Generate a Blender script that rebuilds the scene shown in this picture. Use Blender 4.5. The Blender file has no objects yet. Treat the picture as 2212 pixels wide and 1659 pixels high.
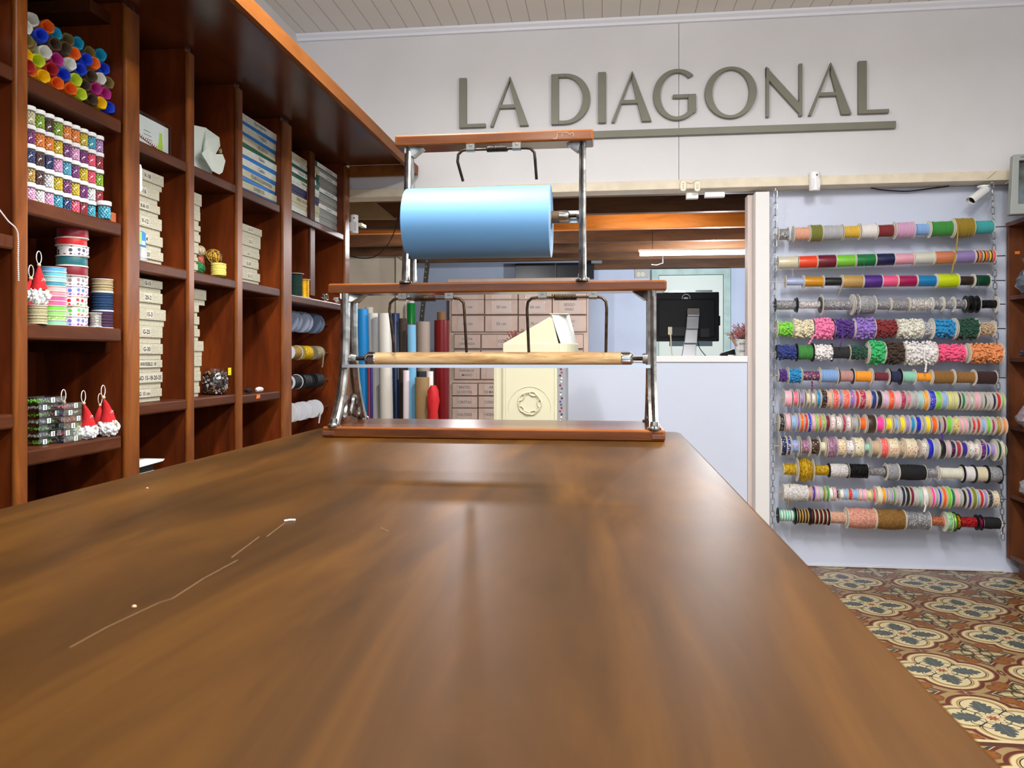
import bpy, math, random
from mathutils import Vector, Matrix
random.seed(7)
sc = bpy.context.scene
COL = sc.collection
PI = math.pi
# ------------------------------------------------------------------ camera, world, lights
F_PX, YAW, HZ, HC = 1686.5, math.radians(6.83), 768.0, 1.12
CA, SA = math.cos(YAW), math.sin(YAW)
cam = bpy.data.cameras.new('camera'); co = bpy.data.objects.new('camera', cam); COL.objects.link(co)
co.location = (0, 0, HC); co.rotation_euler = (PI/2, 0, YAW)
cam.sensor_width = 36; cam.lens = 36*F_PX/2212; cam.shift_y = -(829.5-HZ)/2212
cam.clip_start = 0.02
cam.dof.use_dof = True; cam.dof.focus_distance = 3.0; cam.dof.aperture_fstop = 13
sc.camera = co
sc.view_settings.view_transform = 'Standard'; sc.view_settings.look = 'None'
sc.view_settings.gamma = 1; sc.view_settings.use_curve_mapping = False
sc.view_settings.exposure = 0.42
w = bpy.data.worlds.new('world'); sc.world = w; w.use_nodes = True
w.node_tree.nodes['Background'].inputs[0].default_value = (0.74, 0.86, 1.0, 1)
w.node_tree.nodes['Background'].inputs[1].default_value = 1.35

def area(name, loc, sx, sy, power, col, rot=(0, 0, 0)):
    l = bpy.data.lights.new(name, 'AREA'); l.shape = 'RECTANGLE'; l.size = sx; l.size_y = sy
    l.energy = power; l.color = col
    o = bpy.data.objects.new(name, l); o.location = loc; o.rotation_euler = rot; COL.objects.link(o)
    return o
area('ceiling_lamp_light', (0.9, 1.9, 2.66), 0.16, 1.3, 34, (1.0, 0.985, 0.965))
area('ceiling_lamp_light', (-0.55, 1.9, 2.66), 0.16, 1.3, 30, (1.0, 0.985, 0.965))
area('ceiling_lamp_light', (-0.35, -1.6, 2.70), 0.16, 1.3, 14, (1.0, 0.985, 0.965))
area('rear_area_light', (.72, 6.2, 1.90), 1.0, .06, 22, (.90, .95, 1.0))
area('rear_area_light', (-1.1, 5.6, 2.06), 1.0, .06, 8, (.96, .96, 1.0))  # unseen source added to brighten the left part of the rear room
area('joist_bulb_light', (.35, 5.62, 2.14), .8, .03, 1.7, (1.0, .80, .50), (math.radians(68), 0, 0))
area('ceiling_lamp_light', (0.75, .25, 2.70), 0.16, 1.3, 50, (1.0, 0.985, 0.965))

def point_fill(name, loc, power, col, r=.05):
    l = bpy.data.lights.new(name, 'POINT'); l.energy = power; l.color = col; l.shadow_soft_size = r
    o = bpy.data.objects.new(name, l); o.location = loc; COL.objects.link(o)
point_fill('ceiling_fill_light', (-.60, 1.7, 2.72), 32, (1.0, .985, .97))  # unseen fill added to brighten the upper left wall
point_fill('ceiling_fill_light', (1.1, 1.5, 2.72), 20, (1.0, .985, .97))  # second added fill, evens out the wall tops
point_fill('rear_fill_light', (-1.1, 6.0, 2.02), 36, (.97, .97, 1.0), .03)  # added fill, out of sight behind the paper roll
point_fill('rear_fill_light', (.95, 6.9, 1.93), 66, (.88, .94, 1.0), .02)  # added fill that lifts the rear wall
# ------------------------------------------------------------------ projection helpers (photo pixel on a real plane)
def PX(px, py, x):
    t = (px-1106)/F_PX; d = x/(t*CA-SA); return (x, d*(CA+t*SA), HC+(HZ-py)/F_PX*d)
def PY(px, py, y):
    t = (px-1106)/F_PX; d = y/(CA+t*SA); return (d*(t*CA-SA), y, HC+(HZ-py)/F_PX*d)
def PZ(px, py, z):
    t = (px-1106)/F_PX; d = (z-HC)*F_PX/(HZ-py); return (d*(t*CA-SA), d*(CA+t*SA), z)
def DY(px, y): return y/(CA+(px-1106)/F_PX*SA)

# ------------------------------------------------------------------ materials
def lin(c):
    return tuple(((v/255)/12.92 if v/255 <= .04045 else ((v/255+.055)/1.055)**2.4) for v in c)+(1,)
_m = {}
def setin(b, k, v):
    if k in b.inputs: b.inputs[k].default_value = v
def M(name, rgb, rough=.5, metal=0, bump=0, bscale=200, coat=0, var=0, vscale=8, spec=.5, rgb2=None, trans=0, sheen=0):
    if name in _m: return _m[name]
    m = bpy.data.materials.new(name); m.use_nodes = True; nt = m.node_tree; b = nt.nodes['Principled BSDF']
    b.inputs['Base Color'].default_value = lin(rgb); b.inputs['Roughness'].default_value = rough
    b.inputs['Metallic'].default_value = metal
    setin(b, 'Coat Weight', coat); setin(b, 'Coat Roughness', .15); setin(b, 'Specular IOR Level', spec); setin(b, 'Transmission Weight', trans)
    setin(b, 'Sheen Weight', sheen)
    if trans: setin(b, 'IOR', 1.15)
    tc = nt.nodes.new('ShaderNodeTexCoord')
    if var or rgb2:
        n = nt.nodes.new('ShaderNodeTexNoise'); n.inputs['Scale'].default_value = vscale; n.inputs['Detail'].default_value = 5
        nt.links.new(tc.outputs['Object'], n.inputs['Vector'])
        mx = nt.nodes.new('ShaderNodeMix'); mx.data_type = 'RGBA'
        c2 = rgb2 or tuple(max(0, v*(1-var)) for v in rgb)
        mx.inputs[6].default_value = lin(rgb); mx.inputs[7].default_value = lin(c2)
        r = nt.nodes.new('ShaderNodeMapRange'); r.inputs[1].default_value = .38; r.inputs[2].default_value = .66
        nt.links.new(n.outputs['Fac'], r.inputs[0]); nt.links.new(r.outputs[0], mx.inputs[0])
        nt.links.new(mx.outputs[2], b.inputs['Base Color'])
    if bump:
        n = nt.nodes.new('ShaderNodeTexNoise'); n.inputs['Scale'].default_value = bscale; n.inputs['Detail'].default_value = 3
        nt.links.new(tc.outputs['Object'], n.inputs['Vector'])
        bp = nt.nodes.new('ShaderNodeBump'); bp.inputs['Strength'].default_value = bump; bp.inputs['Distance'].default_value = .004
        nt.links.new(n.outputs['Fac'], bp.inputs['Height']); nt.links.new(bp.outputs[0], b.inputs['Normal'])
    _m[name] = m; return m
def wood(name, c1, c2, c3, rough, sc3, coat=.3, bump=.05, r0=.3, r1=.72, spec=.3):
    if name in _m: return _m[name]
    m = bpy.data.materials.new(name); m.use_nodes = True; nt = m.node_tree; b = nt.nodes['Principled BSDF']
    tc = nt.nodes.new('ShaderNodeTexCoord'); mp = nt.nodes.new('ShaderNodeMapping'); mp.inputs['Scale'].default_value = sc3
    nt.links.new(tc.outputs['Object'], mp.inputs[0])
    n = nt.nodes.new('ShaderNodeTexNoise'); n.inputs['Scale'].default_value = 1; n.inputs['Detail'].default_value = 7
    n.inputs['Roughness'].default_value = .6; n.inputs['Distortion'].default_value = .6
    nt.links.new(mp.outputs[0], n.inputs[0])
    cr = nt.nodes.new('ShaderNodeValToRGB'); e = cr.color_ramp.elements
    e[0].position = r0; e[0].color = lin(c1); e[1].position = r1; e[1].color = lin(c3)
    x = cr.color_ramp.elements.new((r0+r1)/2); x.color = lin(c2)
    nt.links.new(n.outputs['Fac'], cr.inputs[0]); nt.links.new(cr.outputs[0], b.inputs['Base Color'])
    b.inputs['Roughness'].default_value = rough; setin(b, 'Coat Weight', coat*.5); setin(b, 'Coat Roughness', .2); setin(b, 'Specular IOR Level', spec)
    bp = nt.nodes.new('ShaderNodeBump'); bp.inputs['Strength'].default_value = bump; bp.inputs['Distance'].default_value = .003
    nt.links.new(n.outputs['Fac'], bp.inputs['Height']); nt.links.new(bp.outputs[0], b.inputs['Normal'])
    _m[name] = m; return m
def spots(name, base, dots, scale=90, size=.35, rough=.5, second=None):
    """ribbon printed with dots or little motifs"""
    if name in _m: return _m[name]
    m = bpy.data.materials.new(name); m.use_nodes = True; nt = m.node_tree; b = nt.nodes['Principled BSDF']
    tc = nt.nodes.new('ShaderNodeTexCoord'); v = nt.nodes.new('ShaderNodeTexVoronoi'); v.inputs['Scale'].default_value = scale
    v.inputs['Randomness'].default_value = .6
    nt.links.new(tc.outputs['Object'], v.inputs['Vector'])
    lt = nt.nodes.new('ShaderNodeMath'); lt.operation = 'LESS_THAN'; lt.inputs[1].default_value = size
    nt.links.new(v.outputs['Distance'], lt.inputs[0])
    mx = nt.nodes.new('ShaderNodeMix'); mx.data_type = 'RGBA'; mx.inputs[6].default_value = lin(base); mx.inputs[7].default_value = lin(dots)
    nt.links.new(lt.outputs[0], mx.inputs[0])
    if second:
        sp = nt.nodes.new('ShaderNodeSeparateColor'); nt.links.new(v.outputs['Color'], sp.inputs[0])
        gt = nt.nodes.new('ShaderNodeMath'); gt.operation = 'GREATER_THAN'; gt.inputs[1].default_value = .5; nt.links.new(sp.outputs[0], gt.inputs[0])
        m2 = nt.nodes.new('ShaderNodeMix'); m2.data_type = 'RGBA'; m2.inputs[6].default_value = lin(dots); m2.inputs[7].default_value = lin(second)
        nt.links.new(gt.outputs[0], m2.inputs[0]); nt.links.new(m2.outputs[2], mx.inputs[7])
    nt.links.new(mx.outputs[2], b.inputs['Base Color']); b.inputs['Roughness'].default_value = rough
    _m[name] = m; return m
def glass(name, tint=(.95, .97, 1), alpha=.82, rough=.06):
    """thin clear plastic: mostly see-through with a glossy film"""
    if name in _m: return _m[name]
    m = bpy.data.materials.new(name); m.use_nodes = True; nt = m.node_tree; nt.nodes.remove(nt.nodes['Principled BSDF'])
    out = nt.nodes['Material Output']; t = nt.nodes.new('ShaderNodeBsdfTransparent'); t.inputs[0].default_value = (*tint, 1)
    g = nt.nodes.new('ShaderNodeBsdfGlossy'); g.inputs['Roughness'].default_value = rough
    mx = nt.nodes.new('ShaderNodeMixShader'); mx.inputs[0].default_value = 1-alpha
    nt.links.new(t.outputs[0], mx.inputs[1]); nt.links.new(g.outputs[0], mx.inputs[2]); nt.links.new(mx.outputs[0], out.inputs[0])
    _m[name] = m; return m
def emit(name, rgb, s):
    m = bpy.data.materials.new(name); m.use_nodes = True; b = m.node_tree.nodes['Principled BSDF']
    b.inputs['Base Color'].default_value = (*rgb, 1); b.inputs['Emission Color'].default_value = (*rgb, 1); b.inputs['Emission Strength'].default_value = s
    _m[name] = m; return m

W_SH = wood('varnished_red_brown_wood', (62, 24, 8), (104, 44, 15), (138, 64, 22), .34, (9, 9, 1.6), .35)
W_ED = wood('edge_wood', (92, 46, 16), (122, 66, 24), (150, 88, 34), .32, (14, 14, 3), 0, spec=.16)
W_SF = wood('shelf_board_wood', (62, 30, 14), (80, 41, 21), (98, 54, 28), .4, (12, 3, 12), 0, spec=.10)
W_SO = wood('soffit_wood', (62, 30, 15), (84, 42, 22), (104, 56, 30), .24, (8, 2, 8), .6)
W_CO = wood('cornice_wood', (112, 64, 24), (132, 78, 32), (150, 92, 42), .45, (12, 2, 12), 0, spec=.12)
W_ST = wood('stand_wood', (78, 42, 24), (104, 60, 34), (128, 76, 42), .2, (3, 16, 22), 0, bump=.08, spec=.35)
W_SE = wood('worn_orange_edge', (108, 58, 22), (132, 74, 28), (152, 90, 36), .35, (5, 20, 20), 0, spec=.2)
W_TT = wood('counter_top_wood', (50, 32, 13), (68, 43, 17), (88, 57, 21), .42, (8, 1.3, 4), 0, bump=.03, r0=.32, r1=.70)
setin(W_TT.node_tree.nodes['Principled BSDF'], 'Specular IOR Level', .045)
W_RO = wood('roller_wood', (150, 112, 66), (186, 148, 98), (206, 172, 124), .5, (9, 60, 60), .1, bump=.1, r0=.3, r1=.6)
W_JO = wood('joist_wood', (66, 42, 26), (92, 60, 36), (112, 74, 44), .6, (2, 10, 14), 0)
W_JL = wood('lit_joist_wood', (176, 98, 32), (214, 128, 46), (232, 150, 62), .45, (2, 10, 14), .2)  # joist wood made lighter and more orange to carry the warm lamplight
W_DK = wood('deck_wood', (80, 54, 34), (104, 72, 46), (124, 88, 58), .6, (8, 2, 8), 0)
CHROME = M('worn_cast_aluminium', (176, 174, 170), .33, 1, bump=.25, bscale=60, var=.35, vscale=30)
CAP = M('chrome_cap', (190, 188, 186), .18, 1)
STEEL = M('steel_blade', (205, 208, 212), .22, 1)
IRON = M('dark_iron_rod', (72, 62, 54), .42, .9, bump=.2, var=.5, vscale=50)
BRONZ = M('brown_iron_rod', (96, 78, 60), .4, .9, bump=.2, var=.4, vscale=50)
WALL = M('painted_wall', (219, 218, 219), .6, bump=.05, bscale=40, var=.035, vscale=1.6)
PANEL = M('daylit_white_melamine', (207, 214, 232), .32, bump=.02, bscale=10, var=.03, vscale=1.2)  # bluish window daylight put into the white panel colour
CREAM = M('cream_painted_beam', (226, 214, 190), .5, bump=.1, bscale=40, var=.06, vscale=14)
RWALL = M('rear_room_wall', (198, 210, 232), .7, var=.05, vscale=2)
RWALL2 = M('rear_room_beige_wall', (214, 202, 182), .7, var=.1, vscale=3)
BLACKP = M('black_plastic', (12, 12, 14), .5, spec=.2)
WHITEP = M('white_plastic', (236, 236, 234), .4)
IVORYP = M('ivory_plastic', (228, 222, 196), .45)
CARD = M('cream_card_disc', (214, 204, 184), .65, var=.06, vscale=40)
CLEAR = glass('clear_plastic', (.98, .99, 1), .96)
INK = M('black_ink', (28, 26, 28), .6)
GRAYINK = M('grey_ink', (120, 104, 98), .6)
PAPER = M('white_paper', (238, 238, 234), .7)

# ------------------------------------------------------------------ mesh builder
_txt = {}
def text2d(s, bold=.0):
    k = (s, bold)
    if k not in _txt:
        cu = bpy.data.curves.new('t', 'FONT'); cu.body = s; cu.align_x = 'CENTER'; cu.align_y = 'CENTER'; cu.offset = bold; cu.resolution_u = 3
        o = bpy.data.objects.new('t', cu); me = bpy.data.meshes.new_from_object(o)
        vs = [(v.co.x, v.co.y) for v in me.vertices]; fs = [tuple(p.vertices) for p in me.polygons]
        bpy.data.objects.remove(o); bpy.data.curves.remove(cu); bpy.data.meshes.remove(me)
        if vs:
            x0 = min(v[0] for v in vs); x1 = max(v[0] for v in vs); y0 = min(v[1] for v in vs); y1 = max(v[1] for v in vs)
            vs = [((x-(x0+x1)/2), (y-(y0+y1)/2)) for x, y in vs]; _txt[k] = (vs, fs, x1-x0, y1-y0)
        else: _txt[k] = ([], [], 1, 1)
    return _txt[k]
def worigin(o):
    v = Vector((0, 0, 0))
    while o: v += o.location; o = o.parent
    return v
class MB:
    def __init__(s): s.v = []; s.f = []; s.mi = []; s.cur = 0
    def mat(s, i): s.cur = i; return s
    def add(s, vs, fs):
        n = len(s.v); s.v += [tuple(q) for q in vs]
        for f in fs: s.f.append(tuple(n+i for i in f)); s.mi.append(s.cur)
        return s
    def box(s, x0, x1, y0, y1, z0, z1, rz=0, piv=None):
        vs = [(x, y, z) for x in (x0, x1) for y in (y0, y1) for z in (z0, z1)]
        if rz:
            p = piv or ((x0+x1)/2, (y0+y1)/2); c, q = math.cos(rz), math.sin(rz)
            vs = [(p[0]+(x-p[0])*c-(y-p[1])*q, p[1]+(x-p[0])*q+(y-p[1])*c, z) for x, y, z in vs]
        return s.add(vs, [(0, 1, 3, 2), (4, 6, 7, 5), (0, 4, 5, 1), (2, 3, 7, 6), (0, 2, 6, 4), (1, 5, 7, 3)])
    def lathe(s, prof, c, ax='Z', n=20, close=False, mats=None):
        """prof: (radius, along)"""
        A = {'X': (Vector((0, 1, 0)), Vector((0, 0, 1)), Vector((1, 0, 0))), 'Y': (Vector((1, 0, 0)), Vector((0, 0, 1)), Vector((0, 1, 0))), 'Z': (Vector((1, 0, 0)), Vector((0, 1, 0)), Vector((0, 0, 1)))}[ax] if isinstance(ax, str) else None
        if A is None:
            w_ = Vector(ax).normalized(); u_ = w_.orthogonal().normalized(); A = (u_, w_.cross(u_), w_)
        c = Vector(c); b = len(s.v)
        for r, h in prof:
            for k in range(n):
                a = 2*PI*k/n; s.v.append(tuple(c+A[0]*(r*math.cos(a))+A[1]*(r*math.sin(a))+A[2]*h))
        m = len(prof)
        for i in range(m if close else m-1):
            j = (i+1) % m
            for k in range(n):
                s.f.append((b+i*n+k, b+i*n+(k+1) % n, b+j*n+(k+1) % n, b+j*n+k)); s.mi.append(mats[i % len(mats)] if mats else s.cur)
        if not close:
            if prof[0][0] > 1e-6: s.f.append(tuple(b+k for k in reversed(range(n)))); s.mi.append(s.cur)
            if prof[-1][0] > 1e-6: s.f.append(tuple(b+(m-1)*n+k for k in range(n))); s.mi.append(s.cur)
        return s
    def cyl(s, a, b, r, r2=None, n=16):
        a = Vector(a); b = Vector(b); return s.lathe([(r, 0), (r if r2 is None else r2, (b-a).length)], a, tuple(b-a), n)
    def ring(s, c, ax, ro, ri, h, n=24):
        return s.lathe([(ri, -h/2), (ro, -h/2), (ro, h/2), (ri, h/2)], c, ax, n, close=True)
    def tube(s, pts, r, n=8, closed=False, rr=None):
        P = [Vector(p) for p in pts]; m = len(P); b = len(s.v); u = None
        for i in range(m):
            if closed: t = P[(i+1) % m]-P[i-1]
            else: t = P[min(i+1, m-1)]-P[max(i-1, 0)]
            if t.length < 1e-9: t = Vector((0, 0, 1))
            t.normalize()
            u = t.orthogonal() if u is None else u-t*u.dot(t)
            if u.length < 1e-6: u = t.orthogonal()
            u.normalize(); v = t.cross(u); q = rr[i] if rr else r
            for k in range(n):
                a = 2*PI*k/n; s.v.append(tuple(P[i]+u*(q*math.cos(a))+v*(q*math.sin(a))))
        for i in range(m if closed else m-1):
            j = (i+1) % m
            for k in range(n): s.f.append((b+i*n+k, b+i*n+(k+1) % n, b+j*n+(k+1) % n, b+j*n+k)); s.mi.append(s.cur)
        if not closed:
            s.f.append(tuple(b+k for k in reversed(range(n)))); s.f.append(tuple(b+(m-1)*n+k for k in range(n))); s.mi += [s.cur]*2
        return s
    def prism(s, poly, a, b, plane='XZ'):
        """extrude a 2D polygon; plane XZ along Y, YZ along X, XY along Z"""
        mk = {'XZ': lambda p, h: (p[0], h, p[1]), 'YZ': lambda p, h: (h, p[0], p[1]), 'XY': lambda p, h: (p[0], p[1], h)}[plane]
        n = len(poly); vs = [mk(p, a) for p in poly]+[mk(p, b) for p in poly]
        return s.add(vs, [tuple(reversed(range(n))), tuple(range(n, 2*n))]+[(i, (i+1) % n, n+(i+1) % n, n+i) for i in range(n)])
    def strip(s, A, B, a, b, closed=False, plane='XZ'):
        """solid band between outer line A and inner line B"""
        mk = {'XZ': lambda p, h: (p[0], h, p[1]), 'YZ': lambda p, h: (h, p[0], p[1])}[plane]
        n = len(A); vs = [mk(p, a) for p in A]+[mk(p, a) for p in B]+[mk(p, b) for p in A]+[mk(p, b) for p in B]; fs = []
        for i in range(n if closed else n-1):
            j = (i+1) % n
            fs += [(i, j, n+j, n+i), (2*n+i, 3*n+i, 3*n+j, 2*n+j), (i, 2*n+i, 2*n+j, j), (n+i, n+j, 3*n+j, 3*n+i)]
        if not closed: fs += [(0, n, 3*n, 2*n), (n-1, 3*n-1, 4*n-1, 2*n-1)]
        return s.add(vs, fs)
    def ball(s, c, r, n=8, m=6, sq=(1, 1, 1)):
        b = len(s.v); c = Vector(c)
        s.v.append((c.x, c.y, c.z-r*sq[2]))
        for i in range(1, m):
            p = -PI/2+PI*i/m
            for k in range(n):
                a = 2*PI*k/n; s.v.append((c.x+r*sq[0]*math.cos(p)*math.cos(a), c.y+r*sq[1]*math.cos(p)*math.sin(a), c.z+r*sq[2]*math.sin(p)))
        s.v.append((c.x, c.y, c.z+r*sq[2])); e = len(s.v)-1
        for k in range(n):
            s.f.append((b, b+1+(k+1) % n, b+1+k)); s.mi.append(s.cur)
            s.f.append((e, e-n+k, e-n+(k+1) % n)); s.mi.append(s.cur)
            for i in range(m-2):
                q = b+1+i*n; s.f.append((q+k, q+(k+1) % n, q+n+(k+1) % n, q+n+k)); s.mi.append(s.cur)
        return s
    def text(s, t, c, right, up, h, maxw=None, bold=0, fill=False):
        vs, fs, W, H = text2d(t, bold)
        if not vs: return s
        k = h/H; kx = k
        if maxw and (W*k > maxw or fill): kx = maxw/W
        c = Vector(c); r = Vector(right); u = Vector(up)
        return s.add([tuple(c+r*(x*kx)+u*(y*k)) for x, y in vs], fs)
    def build(s, name, mats, parent=None, smooth=None, bevel=0, loc=None, link=True):
        if not isinstance(mats, (list, tuple)): mats = [mats]
        xs = [v[0] for v in s.v]; ys = [v[1] for v in s.v]; zs = [v[2] for v in s.v]
        if parent is not None: off = worigin(parent)
        else: off = Vector(loc) if loc is not None else Vector(((min(xs)+max(xs))/2, (min(ys)+max(ys))/2, min(zs)))
        me = bpy.data.meshes.new(name)
        me.from_pydata([(x-off.x, y-off.y, z-off.z) for x, y, z in s.v], [], s.f); me.update()
        for m in mats: me.materials.append(m)
        if len(mats) > 1: me.polygons.foreach_set('material_index', [min(i, len(mats)-1) for i in s.mi])
        if smooth:
            me.polygons.foreach_set('use_smooth', [True]*len(me.polygons)); me.set_sharp_from_angle(angle=smooth if smooth is not True else .7)
        o = bpy.data.objects.new(name, me); COL.objects.link(o)
        if parent is not None: o.parent = parent
        else: o.location = off
        if bevel:
            b = o.modifiers.new('bevel', 'BEVEL'); b.width = bevel; b.segments = 2; b.limit_method = 'ANGLE'
            if len(mats) == 2 and mats[1].name == 'worn_orange_edge': b.material = 1; b.segments = 4
        return o
def tag(o, label=None, cat=None, group=None, kind=None):
    if label: o['label'] = label
    if cat: o['category'] = cat
    if group: o['group'] = group
    if kind: o['kind'] = kind
    return o
def thing(name, loc, label, cat, group=None, rz=0):
    o = bpy.data.objects.new(name, None); COL.objects.link(o); o.location = loc; o.rotation_euler = (0, 0, rz)
    o.empty_display_size = .05
    return tag(o, label, cat, group)
def BX(*a, **k): return MB().box(*a, **k)
def arc(cx, cy, rx, ry, a0, a1, n): return [(cx+rx*math.cos(a0+(a1-a0)*i/n), cy+ry*math.sin(a0+(a1-a0)*i/n)) for i in range(n+1)]
def smoothpts(P, n=6):
    P = [Vector(p) for p in P]; out = []
    for i in range(len(P)-1):
        p0 = P[max(i-1, 0)]; p1 = P[i]; p2 = P[i+1]; p3 = P[min(i+2, len(P)-1)]
        for k in range(n):
            t = k/n; out.append(.5*((2*p1)+(p2-p0)*t+(2*p0-5*p1+4*p2-p3)*t*t+(3*p1-p0-3*p2+p3)*t**3))
    out.append(P[-1]); return out

# ------------------------------------------------------------------ colours by name
C = dict(
 silver=(186, 186, 190), peach=(228, 176, 148), olive=(128, 132, 40), grey=(168, 168, 172), yellow=(222, 184, 60), white=(232, 228, 226), darkred=(132, 26, 30),
 lilac=(214, 170, 200), lightblue=(140, 178, 224), green=(58, 148, 58), mustard=(160, 134, 30), turquoise=(62, 170, 170), cream=(226, 216, 184), orangered=(246, 74, 36),
 burgundy=(116, 20, 44), lime=(128, 208, 62), emerald=(14, 124, 62), navy=(20, 32, 78), pink=(240, 172, 190), ivory=(224, 222, 208), copper=(220, 134, 96), lavender=(160, 138, 196),
 multi=(220, 110, 90), ice=(176, 190, 226), gold=(212, 146, 14), black=(22, 22, 26), tan=(196, 156, 90), purple=(84, 42, 138), hotpink=(250, 92, 142), magenta=(170, 20, 86), blue=(24, 130, 192),
 neon=(210, 232, 24), darkbrown=(58, 46, 34), darkgreen=(14, 72, 52), brown=(62, 40, 24), bubble=(246, 130, 178), violet=(78, 34, 130), wisteria=(146, 112, 196), red=(200, 34, 40), sky=(22, 140, 196),
 beige=(196, 170, 138), royal=(34, 52, 130), mint=(150, 208, 186), brightgreen=(52, 188, 108), orange=(238, 152, 90), amber=(244, 164, 24), bronze=(150, 106, 44), chocolate=(56, 26, 22),
 rose=(196, 148, 140), coral=(238, 96, 88), salmon=(226, 92, 92), raspberry=(172, 36, 88), teal=(160, 204, 204), cobalt=(20, 38, 190), brightorange=(240, 104, 24), brightyellow=(250, 222, 20), wine=(104, 20, 44),
 crimson=(170, 44, 72), brightpink=(250, 66, 160), palegreen=(164, 226, 160), goldleaf=(228, 188, 44), shell=(232, 164, 142), pistachio=(214, 214, 128), plum=(60, 30, 60), indigo=(56, 36, 140))
NM = dict(shell='peach pink', darkred='dark red', lightblue='light blue', orangered='orange-red', hotpink='hot pink', darkbrown='dark brown', darkgreen='dark green', bubble='bubblegum pink', brightgreen='bright green',
 brightorange='bright orange', brightyellow='bright yellow', brightpink='bright pink', palegreen='pale green', goldleaf='shiny gold', multi='multicoloured', neon='neon yellow', ice='ice blue', emerald='emerald green', sky='sky blue', royal='royal blue')
def nm(c): return NM.get(c, c)
def cmat(c, k):
    rgb = C[c]
    if k == 's': return M('satin_'+c, tuple(v*.92 for v in rgb), .3, .12, bump=.16, bscale=180, coat=.3)
    if k in 'cw': return M('cord_'+c, rgb, .75, bump=.35, bscale=260, sheen=.2)
    if k == 'p': return M('pompom_'+c, rgb, .85, bump=.3, bscale=300, sheen=.3)
    if k == 'm': return M('metallic_'+c, rgb, .32, .6, bump=1, bscale=260, rgb2=tuple(v*.7 for v in rgb), vscale=170)
    if k == 'l': return M('lace_'+c, rgb, .8, bump=1, bscale=230, rgb2=tuple(v*.72 for v in rgb), vscale=150)
    return M('ribbon_'+c, rgb, .42, bump=.04, bscale=80, sheen=.2)

# ================================================================== THE SETTING
def struct(o): o['kind'] = 'structure'; return o
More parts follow.
